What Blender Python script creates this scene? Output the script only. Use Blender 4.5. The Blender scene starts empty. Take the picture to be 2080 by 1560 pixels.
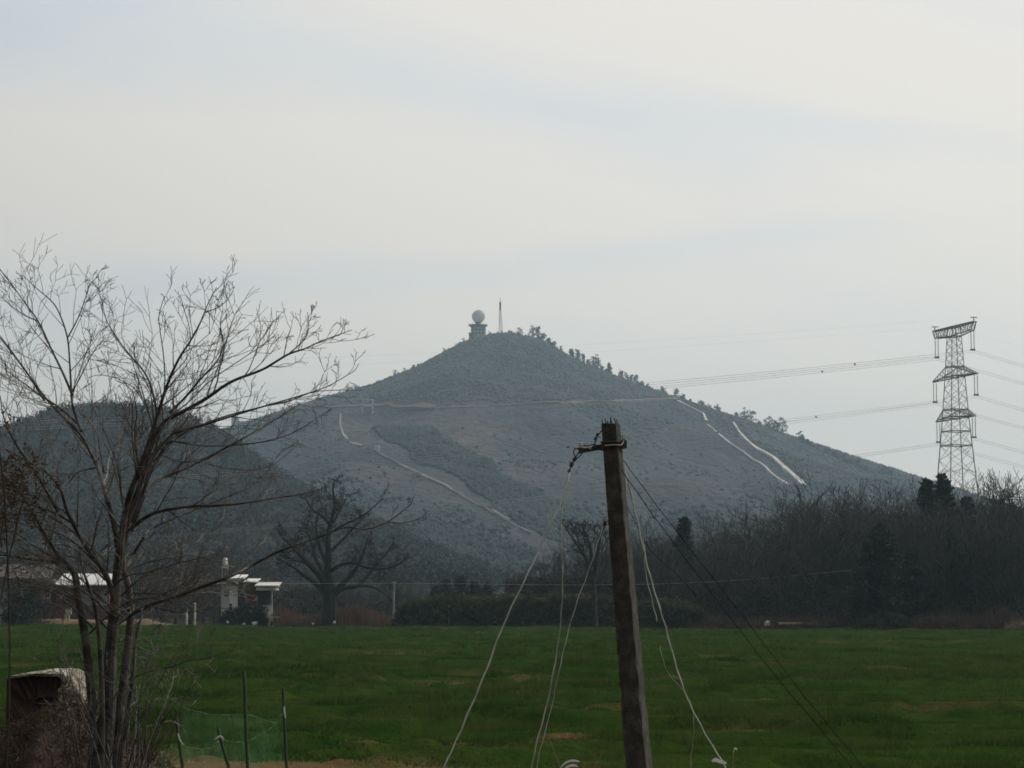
import bpy, math, random
import numpy as np
from mathutils import Vector

S = bpy.context.scene
COL = S.collection
rad = math.radians

# ------------------------------------------------------------------ camera, sky, sun, exposure
F = 4690.0                      # focal length in pixels of the 2080 px wide photograph
PITCH = math.atan(443.0 / F)
CZ = 2.6
cam_d = bpy.data.cameras.new("camera")
cam = bpy.data.objects.new("camera", cam_d)
COL.objects.link(cam)
cam.location = (0, 0, CZ)
cam.rotation_euler = (math.pi / 2 + PITCH, 0, 0)
cam_d.sensor_width = 36.0
cam_d.lens = F / 2080.0 * 36.0
cam_d.clip_start = 0.5
cam_d.clip_end = 9000
S.camera = cam
S.render.resolution_x = 1024
S.render.resolution_y = 768

SUN_AZ, SUN_EL = rad(50), rad(36)     # to the right of the view, behind the mountain side
sun_dir = Vector((math.sin(SUN_AZ) * math.cos(SUN_EL), math.cos(SUN_AZ) * math.cos(SUN_EL), math.sin(SUN_EL)))
sd = bpy.data.lights.new("sun", 'SUN')
sd.energy = 2.0
sd.angle = rad(0.6)
sd.color = (1.0, 0.94, 0.84)
sun = bpy.data.objects.new("sun", sd)
COL.objects.link(sun)
sun.rotation_euler = sun_dir.to_track_quat('Z', 'Y').to_euler()

W = bpy.data.worlds.new("World")
S.world = W
W.use_nodes = True
wt = W.node_tree
wt.nodes.clear()
def wn(t, **k):
    n = wt.nodes.new(t)
    for a, b in k.items():
        setattr(n, a, b)
    return n
def wm(op, a, b=None, c=None, clamp=False):
    n = wn('ShaderNodeMath', operation=op, use_clamp=clamp)
    for i, v in enumerate((a, b, c)):
        if v is None: continue
        if isinstance(v, (int, float)): n.inputs[i].default_value = v
        else: wt.links.new(v, n.inputs[i])
    return n.outputs[0]
tc = wn('ShaderNodeTexCoord')
sep = wn('ShaderNodeSeparateXYZ'); wt.links.new(tc.outputs['Generated'], sep.inputs[0])
# direction as (azimuth-like, elevation-like) pair
hy = wm('MAXIMUM', wm('ABSOLUTE', sep.outputs[1]), 0.15)
A = wm('DIVIDE', sep.outputs[0], hy)
E = wm('DIVIDE', sep.outputs[2], hy)
comb = wn('ShaderNodeCombineXYZ')
wt.links.new(wm('MULTIPLY', A, 3.2), comb.inputs[0])
wt.links.new(wm('ADD', wm('MULTIPLY', E, 15.0), wm('MULTIPLY', A, 2.4)), comb.inputs[1])
comb.inputs[2].default_value = 3.7
nz = wn('ShaderNodeTexNoise'); nz.inputs['Scale'].default_value = 1.0
nz.inputs['Detail'].default_value = 5.0; nz.inputs['Roughness'].default_value = 0.5
nz.inputs['Distortion'].default_value = 0.35
wt.links.new(comb.outputs[0], nz.inputs['Vector'])
def gap(px, py, wx, wy, tilt):      # a thin place in the cloud veil, where the blue shows
    a0 = (px - 1040) / F; e0 = (1223 - py) / F
    da = wm('SUBTRACT', A, a0); de = wm('SUBTRACT', E, e0)
    c, s = math.cos(tilt), math.sin(tilt)
    u = wm('DIVIDE', wm('ADD', wm('MULTIPLY', da, c), wm('MULTIPLY', de, s)), wx / F)
    v = wm('DIVIDE', wm('SUBTRACT', wm('MULTIPLY', de, c), wm('MULTIPLY', da, s)), wy / F)
    r2 = wm('ADD', wm('MULTIPLY', u, u), wm('MULTIPLY', v, v))
    return wm('EXPONENT', wm('MULTIPLY', r2, -1.0))
tot = None
for g, k in ((gap(100, 60, 700, 120, -0.10), 0.60), (gap(1750, 250, 480, 45, -0.10), 0.38), (gap(900, 545, 620, 55, 0.02), 0.50),
          (gap(1500, 480, 420, 32, 0.10), 0.30), (gap(1000, 190, 420, 55, -0.2), 0.28), (gap(250, 600, 350, 60, 0.1), 0.35), (gap(80, -20, 500, 70, 0.1), 0.4)):
    g = wm('MULTIPLY', g, k)
    tot = g if tot is None else wm('ADD', tot, g)
blue = wm('ADD', tot, wm('MULTIPLY', wm('SUBTRACT', nz.outputs['Fac'], 0.47), 1.6), clamp=True)
mixc = wn('ShaderNodeMix', data_type='RGBA')
wt.links.new(blue, mixc.inputs['Factor'])
mixc.inputs[6].default_value = (9.55, 9.0, 8.2, 1)
mixc.inputs[7].default_value = (7.2, 7.85, 8.4, 1)
dn = wn('ShaderNodeVectorMath', operation='DOT_PRODUCT')
wt.links.new(tc.outputs['Generated'], dn.inputs[0]); dn.inputs[1].default_value = sun_dir
mr = wn('ShaderNodeMapRange'); mr.interpolation_type = 'SMOOTHSTEP'
wt.links.new(dn.outputs['Value'], mr.inputs['Value'])
mr.inputs['From Min'].default_value = -0.3; mr.inputs['From Max'].default_value = 0.72
mr.inputs['To Min'].default_value = 0.09; mr.inputs['To Max'].default_value = 0.98
vs = wn('ShaderNodeVectorMath', operation='SCALE')
wt.links.new(mixc.outputs[2], vs.inputs[0]); wt.links.new(mr.outputs[0], vs.inputs['Scale'])
sky = wn('ShaderNodeTexSky'); sky.sky_type = 'NISHITA'
sky.sun_disc = False; sky.sun_elevation = SUN_EL; sky.sun_rotation = SUN_AZ
sky.air_density = 1.0; sky.dust_density = 3.0
m2 = wn('ShaderNodeMix', data_type='RGBA'); m2.inputs['Factor'].default_value = 0.86
wt.links.new(sky.outputs[0], m2.inputs[6]); wt.links.new(vs.outputs[0], m2.inputs[7])
bg = wn('ShaderNodeBackground'); bg.inputs['Strength'].default_value = 0.147
wt.links.new(m2.outputs[2], bg.inputs['Color'])
wo = wn('ShaderNodeOutputWorld'); wt.links.new(bg.outputs[0], wo.inputs['Surface'])

S.view_settings.view_transform = 'Standard'
S.view_settings.look = 'None'
S.view_settings.gamma = 1.0
S.view_settings.exposure = -0.48
S.cycles.max_bounces = 6
S.cycles.volume_bounces = 1
S.cycles.transparent_max_bounces = 16
S.cycles.filter_width = 1.7
S.cycles.use_denoising = True

# ------------------------------------------------------------------ helpers
rng = np.random.default_rng(7)
random.seed(7)
cp, sp_ = math.cos(PITCH), math.sin(PITCH)
def P(px, py, d):
    """the point at distance d (along y) seen at photograph pixel (px, py)"""
    u = (px - 1040.0) / F; v = (780.0 - py) / F
    y = cp - v * sp_; z = sp_ + v * cp
    k = d / y
    return np.array((u * k, d, CZ + z * k))
def proj(x, y, z):
    z = z - CZ
    f = y * cp + z * sp_; v = -y * sp_ + z * cp
    return 1040 + F * x / f, 780 - F * v / f

def tag(o, label=None, cat=None, group=None, kind=None):
    if label: o['label'] = label
    if cat: o['category'] = cat
    if group: o['group'] = group
    if kind: o['kind'] = kind
    return o
def empty(name, loc, label, cat, group=None):
    o = bpy.data.objects.new(name, None)
    COL.objects.link(o)
    o.location = loc
    return tag(o, label, cat, group)

class MB:
    def __init__(s):
        s.v = []; s.q = []; s.t = []; s.n = 0; s.polys = {}
    def add(s, v, q=None, t=None):
        v = np.asarray(v, float).reshape(-1, 3)
        if q is not None and len(q): s.q.append(np.asarray(q, int).reshape(-1, 4) + s.n)
        if t is not None and len(t): s.t.append(np.asarray(t, int).reshape(-1, 3) + s.n)
        s.v.append(v); s.n += len(v)
    def tube(s, pts, rr, sides=6):
        pts = np.asarray(pts, float)
        rr = np.broadcast_to(np.asarray(rr, float), (len(pts),))
        s.polys.setdefault((len(pts), sides), []).append((pts, np.array(rr)))
    def bar(s, a, b, r, sides=4):
        s.tube([a, b], [r, r], sides)
    def box(s, c, size, rz=0.0, jit=0.0):
        c = np.asarray(c, float); h = np.asarray(size, float) / 2
        k = np.array([(x, y, z) for x in (-1, 1) for y in (-1, 1) for z in (-1, 1)], float) * h
        if jit: k += rng.normal(0, jit, k.shape)
        ca, sa = math.cos(rz), math.sin(rz)
        k = np.stack((k[:, 0] * ca - k[:, 1] * sa, k[:, 0] * sa + k[:, 1] * ca, k[:, 2]), 1) + c
        s.add(k, q=[(0, 1, 3, 2), (4, 6, 7, 5), (0, 4, 5, 1), (2, 3, 7, 6), (0, 2, 6, 4), (1, 5, 7, 3)])
    def flush(s):
        for (n, k), L in s.polys.items():
            Pn = np.array([a for a, b in L]); R = np.array([b for a, b in L])
            m = len(L)
            T = np.gradient(Pn, axis=1)
            T /= np.linalg.norm(T, axis=2, keepdims=True) + 1e-9
            ref = np.where(np.abs(T[:, :1, 2:3]) > 0.9, np.array([1.0, 0.13, 0]), np.array([0.0, 0.1, 1.0]))
            ref = np.broadcast_to(ref, T.shape)
            U = np.cross(T, ref); U /= np.linalg.norm(U, axis=2, keepdims=True) + 1e-9
            V = np.cross(T, U)
            a = np.arange(k) * 2 * math.pi / k
            ring = (Pn[:, :, None, :] + R[:, :, None, None] * (np.cos(a)[:, None] * U[:, :, None, :] + np.sin(a)[:, None] * V[:, :, None, :]))
            verts = ring.reshape(-1, 3)
            i = np.arange(n - 1)[:, None]; j = np.arange(k)[None, :]
            q = np.stack((i * k + j, i * k + (j + 1) % k, (i + 1) * k + (j + 1) % k, (i + 1) * k + j), -1).reshape(-1, 4)
            q = (q[None] + (np.arange(m) * n * k)[:, None, None]).reshape(-1, 4)
            caps = None
            if k == 4:
                c0 = np.array([[0, 3, 2, 1], [(n - 1) * k, (n - 1) * k + 1, (n - 1) * k + 2, (n - 1) * k + 3]])
                q = np.concatenate((q, (c0[None] + (np.arange(m) * n * k)[:, None, None]).reshape(-1, 4)))
            elif k > 4:
                f0 = np.array([[0, j + 1, j] for j in range(1, k - 1)] + [[(n - 1) * k, (n - 1) * k + j, (n - 1) * k + j + 1] for j in range(1, k - 1)])
                caps = (f0[None] + (np.arange(m) * n * k)[:, None, None]).reshape(-1, 3)
            s.add(verts, q=q, t=caps)
        s.polys = {}
    def mesh(s, name, mats, smooth=False, attr=None):
        s.flush()
        me = bpy.data.meshes.new(name)
        v = np.concatenate(s.v) if s.v else np.zeros((0, 3))
        q = np.concatenate(s.q) if s.q else np.zeros((0, 4), int)
        t = np.concatenate(s.t) if s.t else np.zeros((0, 3), int)
        me.vertices.add(len(v)); me.vertices.foreach_set('co', v.astype(np.float32).ravel())
        me.loops.add(q.size + t.size)
        me.loops.foreach_set('vertex_index', np.concatenate((q.ravel(), t.ravel())).astype(np.int32))
        me.polygons.add(len(q) + len(t))
        ls = np.concatenate((np.arange(len(q)) * 4, q.size + np.arange(len(t)) * 3)).astype(np.int32)
        me.polygons.foreach_set('loop_start', ls)
        me.polygons.foreach_set('use_smooth', np.full(len(q) + len(t), smooth))
        if attr:
            for an, av in attr.items():
                a = me.attributes.new(an, 'FLOAT', 'POINT'); a.data.foreach_set('value', np.asarray(av, np.float32).ravel())
        me.update(calc_edges=True)
        for m in (mats if isinstance(mats, (list, tuple)) else [mats]): me.materials.append(m)
        return me
    def obj(s, name, mat, parent=None, smooth=False, loc=None, attr=None):
        if loc is not None:
            s.flush(); s.v = [np.concatenate(s.v) - np.asarray(loc, float)] if s.v else s.v
        o = bpy.data.objects.new(name, s.mesh(name, mat, smooth, attr))
        COL.objects.link(o)
        if loc is not None and parent is None: o.location = loc
        if parent is not None: o.parent = parent
        return o
def part(mb, name, mat, parent, smooth=False):
    """link a mesh given in world coordinates as a child of parent"""
    o = mb.obj(name, mat, None, smooth, loc=parent.location)
    o.location = (0, 0, 0); o.parent = parent
    return o
def copy_thing(o, loc, rz=0.0, sc=1.0, label=None):
    c = o.copy(); COL.objects.link(c)
    c.location = loc; c.rotation_euler = (0, 0, rz)
    c.scale = (sc, sc, sc) if isinstance(sc, float) else sc
    if label: c['label'] = label
    for ch in o.children:
        k = ch.copy(); COL.objects.link(k); k.parent = c
    return c

# value noise
_lat = rng.random((256, 256))
def vn(x, y):
    x = np.asarray(x, float); y = np.asarray(y, float)
    xi = np.floor(x).astype(int); yi = np.floor(y).astype(int)
    fx = x - xi; fy = y - yi
    fx = fx * fx * (3 - 2 * fx); fy = fy * fy * (3 - 2 * fy)
    g = lambda a, b: _lat[a & 255, b & 255]
    return (g(xi, yi) * (1 - fx) + g(xi + 1, yi) * fx) * (1 - fy) + (g(xi, yi + 1) * (1 - fx) + g(xi + 1, yi + 1) * fx) * fy
def fbm(x, y, o=4):
    r = 0; a = 0.5; t = 0
    for i in range(o):
        r = r + a * vn(x * 2 ** i + 17.3 * i, y * 2 ** i + 9.1 * i); t += a; a *= 0.5
    return r / t

# ------------------------------------------------------------------ materials
def mat(name, c1, c2=None, scale=5.0, rough=0.85, bump=0.0, bscale=None, c3=None, detail=4.0, stretch=(1, 1, 1),
        spec=0.3, transl=0.0, metal=0.0, ramp=(0.38, 0.62), coord='Object'):
    m = bpy.data.materials.new(name); m.use_nodes = True
    nt = m.node_tree; b = nt.nodes['Principled BSDF']
    b.inputs['Roughness'].default_value = rough
    b.inputs['Specular IOR Level'].default_value = spec
    b.inputs['Metallic'].default_value = metal
    c2 = c2 or tuple(v * 0.7 for v in c1)
    t = nt.nodes.new('ShaderNodeTexCoord')
    mp = nt.nodes.new('ShaderNodeMapping'); mp.inputs['Scale'].default_value = stretch
    if coord == 'World':
        g = nt.nodes.new('ShaderNodeNewGeometry'); nt.links.new(g.outputs['Position'], mp.inputs['Vector'])
    else:
        nt.links.new(t.outputs[coord], mp.inputs['Vector'])
    n = nt.nodes.new('ShaderNodeTexNoise'); n.inputs['Scale'].default_value = scale; n.inputs['Detail'].default_value = detail
    nt.links.new(mp.outputs[0], n.inputs['Vector'])
    r = nt.nodes.new('ShaderNodeValToRGB')
    r.color_ramp.elements[0].position = ramp[0]; r.color_ramp.elements[1].position = ramp[1]
    r.color_ramp.elements[0].color = (*c1, 1); r.color_ramp.elements[1].color = (*c2, 1)
    if c3:
        e = r.color_ramp.elements.new(0.5 * (ramp[0] + ramp[1])); e.color = (*c3, 1)
    nt.links.new(n.outputs['Fac'], r.inputs[0])
    nt.links.new(r.outputs[0], b.inputs['Base Color'])
    if bump:
        n2 = nt.nodes.new('ShaderNodeTexNoise'); n2.inputs['Scale'].default_value = bscale or scale * 4
        n2.inputs['Detail'].default_value = 6
        nt.links.new(mp.outputs[0], n2.inputs['Vector'])
        bp = nt.nodes.new('ShaderNodeBump'); bp.inputs['Strength'].default_value = bump; bp.inputs['Distance'].default_value = 0.02
        nt.links.new(n2.outputs['Fac'], bp.inputs['Height']); nt.links.new(bp.outputs[0], b.inputs['Normal'])
    if transl:
        tr = nt.nodes.new('ShaderNodeBsdfTranslucent'); nt.links.new(r.outputs[0], tr.inputs['Color'])
        mx = nt.nodes.new('ShaderNodeMixShader'); mx.inputs[0].default_value = transl
        nt.links.new(b.outputs[0], mx.inputs[1]); nt.links.new(tr.outputs[0], mx.inputs[2])
        nt.links.new(mx.outputs[0], nt.nodes['Material Output'].inputs['Surface'])
    return m
M = {}
M['forest'] = mat('forest', (0.068, 0.088, 0.096), (0.096, 0.110, 0.118), 0.02, coord='World', rough=0.95)  # crowns lightened and blued, part of the haze put into the colour
M['forest_near'] = mat('forest_near', (0.034, 0.045, 0.047), (0.060, 0.070, 0.071), 0.03, coord='World', rough=0.95)
M['pine'] = mat('pine', (0.030, 0.045, 0.040), (0.050, 0.066, 0.056), 0.3, rough=0.9)
M['bark'] = mat('bark', (0.018, 0.016, 0.013), (0.085, 0.082, 0.075), 9.0, rough=0.6, bump=0.6, bscale=40, spec=0.45)
M['bark_dark'] = mat('bark_dark', (0.030, 0.028, 0.023), (0.06, 0.055, 0.046), 1.5, rough=0.85)
M['twig'] = mat('twig', (0.028, 0.027, 0.022), (0.066, 0.059, 0.048), 0.4, rough=0.8)
M['evergreen'] = mat('evergreen', (0.008, 0.018, 0.009), (0.020, 0.034, 0.015), 0.5, rough=0.8, transl=0.1)
M['hedge'] = mat('hedge', (0.030, 0.036, 0.014), (0.095, 0.095, 0.045), 0.6, rough=0.8, transl=0.4)
M['drybrush'] = mat('drybrush', (0.060, 0.040, 0.026), (0.13, 0.095, 0.060), 0.5, rough=0.9)
M['redbrush'] = mat('redbrush', (0.050, 0.032, 0.024), (0.10, 0.066, 0.050), 0.7, rough=0.9)
M['reed'] = mat('reed', (0.15, 0.085, 0.05), (0.24, 0.16, 0.10), 0.4, rough=0.9, transl=0.2)
M['straw'] = mat('straw', (0.32, 0.27, 0.18), (0.22, 0.17, 0.11), 3.0, rough=0.85)
M['concrete'] = mat('concrete', (0.052, 0.051, 0.046), (0.100, 0.099, 0.090), 14.0, rough=0.95, bump=0.9, bscale=70, c3=(0.068, 0.067, 0.060), stretch=(1, 1, .7), detail=8)
M['steel'] = mat('steel', (0.30, 0.31, 0.30), (0.42, 0.43, 0.42), 0.6, rough=0.6, spec=0.4)
M['rust'] = mat('rust', (0.020, 0.018, 0.016), (0.045, 0.036, 0.030), 30, rough=0.8)
M['glass_ins'] = mat('glass_ins', (0.20, 0.22, 0.21), (0.3, 0.32, 0.31), 5, rough=0.3, spec=0.6)
M['porcelain'] = mat('porcelain', (0.62, 0.60, 0.55), (0.45, 0.43, 0.4), 20, rough=0.25, spec=0.6)
M['darkmetal'] = mat('darkmetal', (0.03, 0.03, 0.03), (0.06, 0.055, 0.05), 20, rough=0.6)
M['wire_white'] = mat('wire_white', (0.20, 0.21, 0.18), (0.40, 0.42, 0.37), 6, rough=0.5, spec=0.4)
M['wire_dark'] = mat('wire_dark', (0.012, 0.012, 0.012), (0.02, 0.02, 0.02), 6, rough=0.9, spec=.05)
M['cable'] = mat('cable', (0.30, 0.30, 0.30), (0.4, 0.4, 0.4), 1, rough=0.5, spec=0.4)
M['plastic'] = mat('plastic', (0.75, 0.75, 0.72), (0.6, 0.6, 0.57), 9, rough=0.45, transl=0.3)
M['plastic_y'] = mat('plastic_y', (0.65, 0.68, 0.30), (0.7, 0.72, 0.55), 9, rough=0.45, transl=0.3)
M['stake'] = mat('stake', (0.022, 0.050, 0.026), (0.05, 0.085, 0.045), 8, rough=0.55, stretch=(1, 1, 0.3))
M['white_paint'] = mat('white_paint', (0.80, 0.80, 0.79), (0.66, 0.66, 0.64), 0.2, rough=0.6)
M['whitewash'] = mat('whitewash', (0.72, 0.71, 0.68), (0.42, 0.41, 0.38), 0.9, rough=0.85, detail=7)
M['plaster'] = mat('plaster', (0.50, 0.48, 0.43), (0.22, 0.20, 0.17), 0.8, rough=0.9, detail=7)
M['stonegrey'] = mat('stonegrey', (0.26, 0.26, 0.25), (0.16, 0.16, 0.155), 0.3, rough=0.9)
M['pathstone'] = mat('pathstone', (0.75, 0.74, 0.70), (0.55, 0.54, 0.50), 0.05, rough=0.9, coord='World')
M['pathdirt'] = mat('pathdirt', (0.17, 0.15, 0.14), (0.13, 0.12, 0.115), 0.03, rough=0.95, coord='World')
M['redcut'] = mat('redcut', (0.18, 0.125, 0.108), (0.12, 0.095, 0.088), 0.02, rough=0.95, coord='World')
M['roofdark'] = mat('roofdark', (0.07, 0.065, 0.06), (0.11, 0.10, 0.09), 0.9, rough=0.85)
M['glassdark'] = mat('glassdark', (0.015, 0.017, 0.02), (0.03, 0.03, 0.035), 1.0, rough=0.15, spec=0.5)
M['dryleaf'] = mat('dryleaf', (0.045, 0.032, 0.020), (0.10, 0.070, 0.042), 3.0, rough=0.85, transl=0.25)
M['soil'] = mat('soil', (0.30, 0.15, 0.085), (0.20, 0.12, 0.075), 1.1, rough=0.95, bump=1.0, bscale=9, c3=(0.34, 0.22, 0.14), detail=8)
M['soil_pale'] = mat('soil_pale', (0.22, 0.155, 0.085), (0.12, 0.085, 0.05), 0.6, rough=0.95, bump=0.8, bscale=3, detail=8)

def brick_mat(name, c1, c2, mortar, scale):
    m = bpy.data.materials.new(name); m.use_nodes = True
    nt = m.node_tree; b = nt.nodes['Principled BSDF']; b.inputs['Roughness'].default_value = 0.95
    t = nt.nodes.new('ShaderNodeTexCoord'); mp = nt.nodes.new('ShaderNodeMapping')
    mp.inputs['Rotation'].default_value = (math.pi / 2, 0, 0)
    nt.links.new(t.outputs['Object'], mp.inputs['Vector'])
    br = nt.nodes.new('ShaderNodeTexBrick'); nt.links.new(mp.outputs[0], br.inputs['Vector'])
    br.inputs['Color1'].default_value = (*c1, 1); br.inputs['Color2'].default_value = (*c2, 1)
    br.inputs['Mortar'].default_value = (*mortar, 1); br.inputs['Scale'].default_value = scale
    br.inputs['Mortar Size'].default_value = 0.02
    n = nt.nodes.new('ShaderNodeTexNoise'); n.inputs['Scale'].default_value = 4; n.inputs['Detail'].default_value = 6
    nt.links.new(t.outputs['Object'], n.inputs['Vector'])
    mx = nt.nodes.new('ShaderNodeMix'); mx.data_type = 'RGBA'; mx.blend_type = 'MULTIPLY'; mx.inputs['Factor'].default_value = 0.7
    nt.links.new(br.outputs['Color'], mx.inputs[6])
    r = nt.nodes.new('ShaderNodeValToRGB'); r.color_ramp.elements[0].position = 0.3; r.color_ramp.elements[0].color = (0.35, 0.33, 0.3, 1)
    r.color_ramp.elements[1].position = 0.65
    nt.links.new(n.outputs['Fac'], r.inputs[0]); nt.links.new(r.outputs[0], mx.inputs[7])
    nt.links.new(mx.outputs[2], b.inputs['Base Color'])
    bp = nt.nodes.new('ShaderNodeBump'); bp.inputs['Strength'].default_value = 0.7; bp.inputs['Distance'].default_value = 0.01
    nt.links.new(br.outputs['Fac'], bp.inputs['Height']); bp.invert = True
    nt.links.new(bp.outputs[0], b.inputs['Normal'])
    return m
M['brick'] = brick_mat('brick', (0.15, 0.055, 0.040), (0.11, 0.042, 0.034), (0.11, 0.09, 0.08), 4.0)
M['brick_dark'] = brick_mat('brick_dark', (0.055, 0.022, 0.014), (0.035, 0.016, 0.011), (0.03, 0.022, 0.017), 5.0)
M['redwall'] = mat('redwall', (0.16, 0.06, 0.05), (0.11, 0.045, 0.04), 0.7, rough=0.9)

def two_tone(name, attr, base, other, other2, bump=0.0, noise_s=0.02, lo=0.3, hi=0.7):
    """ground material: base = (c1, c2) noise mix; attribute blends towards other"""
    m = bpy.data.materials.new(name); m.use_nodes = True
    nt = m.node_tree; b = nt.nodes['Principled BSDF']; b.inputs['Roughness'].default_value = 0.95
    b.inputs['Specular IOR Level'].default_value = 0.0
    g = nt.nodes.new('ShaderNodeNewGeometry')
    def ns(sc, det, st=(1, 1, 1)):
        mp = nt.nodes.new('ShaderNodeMapping'); mp.inputs['Scale'].default_value = st
        nt.links.new(g.outputs['Position'], mp.inputs['Vector'])
        n = nt.nodes.new('ShaderNodeTexNoise'); n.inputs['Scale'].default_value = sc; n.inputs['Detail'].default_value = det
        nt.links.new(mp.outputs[0], n.inputs['Vector']); return n.outputs['Fac']
    def mixc(f, a, c):
        x = nt.nodes.new('ShaderNodeMix'); x.data_type = 'RGBA'
        nt.links.new(f, x.inputs['Factor'])
        for i, v in ((6, a), (7, c)):
            if isinstance(v, tuple): x.inputs[i].default_value = (*v, 1)
            else: nt.links.new(v, x.inputs[i])
        return x.outputs[2]
    def rmp(v, a, c):
        r = nt.nodes.new('ShaderNodeMapRange'); nt.links.new(v, r.inputs['Value'])
        r.inputs['From Min'].default_value = a; r.inputs['From Max'].default_value = c; return r.outputs[0]
    n1 = ns(noise_s, 6)
    c = mixc(rmp(n1, lo, hi), base[0], base[1])
    o = mixc(rmp(ns(noise_s * 3.1, 5), 0.35, 0.65), other, other2)
    at = nt.nodes.new('ShaderNodeAttribute'); at.attribute_name = attr
    nt.links.new(mixc(at.outputs['Fac'], c, o), b.inputs['Base Color'])
    if bump:
        bp = nt.nodes.new('ShaderNodeBump'); bp.inputs['Strength'].default_value = 1.0; bp.inputs['Distance'].default_value = bump
        nt.links.new(ns(noise_s * 12, 8), bp.inputs['Height']); nt.links.new(bp.outputs[0], b.inputs['Normal'])
    return m

# ------------------------------------------------------------------ terrain: field, plain, mountain, hill
def field_far(x):         # the far edge of the wheat field
    return np.interp(x, [-60, -36, 46, 70], [262, 252, 206, 195])
def field_near(x):
    return np.interp(x, [-12, -5.5, -3.4, -1.4, 3, 20], [42, 39.6, 38.4, 36.2, 32, 29])
def field_z(x, y):
    a = (fbm(x * 0.05 + 3, y * 0.10, 3) - 0.5) * 0.40
    b = (fbm(x * 0.35, y * 0.6 + 40, 3) - 0.5) * 0.10 + 0.22 * np.clip((fbm(x * 0.42 + 7, y * 0.50 + 90, 3) - 0.57) * 9, 0, 1)
    return (a + b) * np.clip((y - 24) / 12, 0, 1)
def soil_mask(x, y):
    n = fbm(x * 0.16 + 50, y * 0.60 + 10, 5)
    s = np.clip((n - 0.70) / 0.09, 0, 1) * 0.4
    for (px, py, wx, wy, k) in ((960, 1383, 170, 3.0, .9), (1010, 1402, 120, 2.5, .8), (800, 1329, 110, 3.0, .75), (1140, 1511, 110, 4.5, 1.0), (730, 1518, 150, 4, .7),
                                (1850, 1434, 130, 8, .38), (1600, 1484, 180, 3, .6), (1190, 1417, 90, 2.0, .6), (640, 1335, 60, 2, .5), (1700, 1355, 160, 4, .4), (1330, 1440, 100, 3, .5)):
        d = CZ * F / (py - 1223.0); x0 = (px - 1040) / F * d; sx = wx / F * d; sy = CZ * F * wy / (py - 1223.0) ** 2
        s = np.maximum(s, 1.0 * k * np.exp(-((x - x0) / (sx * 1.15)) ** 2 - ((y - d) / (sy * .85)) ** 2) * np.clip(3.2 * fbm(x * 1.1, y * 1.5, 3) - .8, 0, 1))
    edge = 1 / (1 + np.exp((y - field_near(x) - 1.2 * (fbm(x * 0.8, y * 0.8, 3) - 0.5) * 3) * 2.5))
    return np.clip(np.maximum(s, edge), 0, 1)

def grid(xs, ys):
    X, Y = np.meshgrid(xs, ys)
    nx, ny = len(xs), len(ys)
    i = np.arange(ny - 1)[:, None]; j = np.arange(nx - 1)[None, :]
    q = np.stack((i * nx + j, i * nx + j + 1, (i + 1) * nx + j + 1, (i + 1) * nx + j), -1).reshape(-1, 4)
    return X, Y, q

# plain: the whole ground out to the far side of the mountain
xs = np.concatenate((np.linspace(-3000, -200, 30), np.linspace(-190, 190, 60), np.linspace(200, 3000, 30)))
ys = np.concatenate((np.linspace(-60, 300, 40), np.linspace(310, 3600, 60)))
X, Y, q = grid(xs, ys)
Z = -0.45 + np.clip((Y - 262) / 60, 0, 1) * 0.3
Z = np.where((Y < 25), -0.25 + 0 * Z, Z)
ground_mat = two_tone('ground', 'soil', ((0.035, 0.040, 0.020), (0.075, 0.055, 0.035)), (0.1, 0.07, 0.05), (0.12, 0.09, 0.06), noise_s=0.08)
mb = MB(); mb.add(np.stack((X, Y, Z), -1), q=q)
o = mb.obj('ground', ground_mat, attr={'soil': np.zeros(X.size)}, smooth=True); tag(o, kind='structure')

# field
ys = np.concatenate((np.arange(12, 46, 0.22), np.arange(46, 90, 0.32), np.arange(90, 266, 0.8)))
xs = np.concatenate((np.arange(-80, -14, 1.1), np.arange(-14, 14, 0.12), np.arange(14, 80, 1.1)))
X, Y, q = grid(xs, ys)
Z = field_z(X, Y)
fe = field_far(X)
Z = Z - np.clip((Y - fe) / 6, 0, 1) * 0.5 + 0.0
sm = soil_mask(X, Y)
rough_z = (fbm(X * 3, Y * 3, 3) - 0.5) * 0.10 * sm
Z = Z + rough_z - 0.03 * sm
field_mat = two_tone('wheat_field', 'soil', ((0.013, 0.042, 0.005), (0.036, 0.060, 0.011)), (0.15, 0.080, 0.042), (0.15, 0.110, 0.060), bump=0.06, noise_s=0.55)
mb = MB(); mb.add(np.stack((X, Y, Z), -1), q=q)
o = mb.obj('field_ground', field_mat, attr={'soil': sm}, smooth=True); tag(o, kind='structure')

# mountain
main_px = [(-900, 1120), (-300, 1075), (0, 1030), (200, 985), (330, 930), (420, 885), (480, 865), (560, 842), (640, 815), (700, 799), (760, 789), (820, 761), (880, 730),
           (940, 698), (985, 686), (1035, 679), (1090, 690), (1140, 716), (1180, 741), (1220, 754), (1260, 771), (1320, 793),
           (1370, 810), (1430, 835), (1480, 855), (1540, 883), (1600, 913), (1660, 942), (1720, 970), (1780, 1000), (1850, 1042),
           (1950, 1105), (2080, 1170), (2300, 1190), (2700, 1215)]
main_d = np.interp([p[0] for p in main_px], [-900, 300, 640, 1040, 1500, 2000, 2700], [1750, 1850, 1920, 2000, 1900, 1700, 1600])
mr_pts = np.array([P(a, b, d) for (a, b), d in zip(main_px, main_d)])
left_px = [(-900, 1000), (-400, 930), (-100, 895), (0, 880), (60, 856), (130, 836), (200, 829), (260, 829), (320, 835), (380, 850), (430, 872), (480, 905),
           (540, 945), (600, 985), (680, 1022), (760, 1062), (860, 1108), (950, 1148), (1040, 1185), (1130, 1215), (1250, 1240)]
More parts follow.
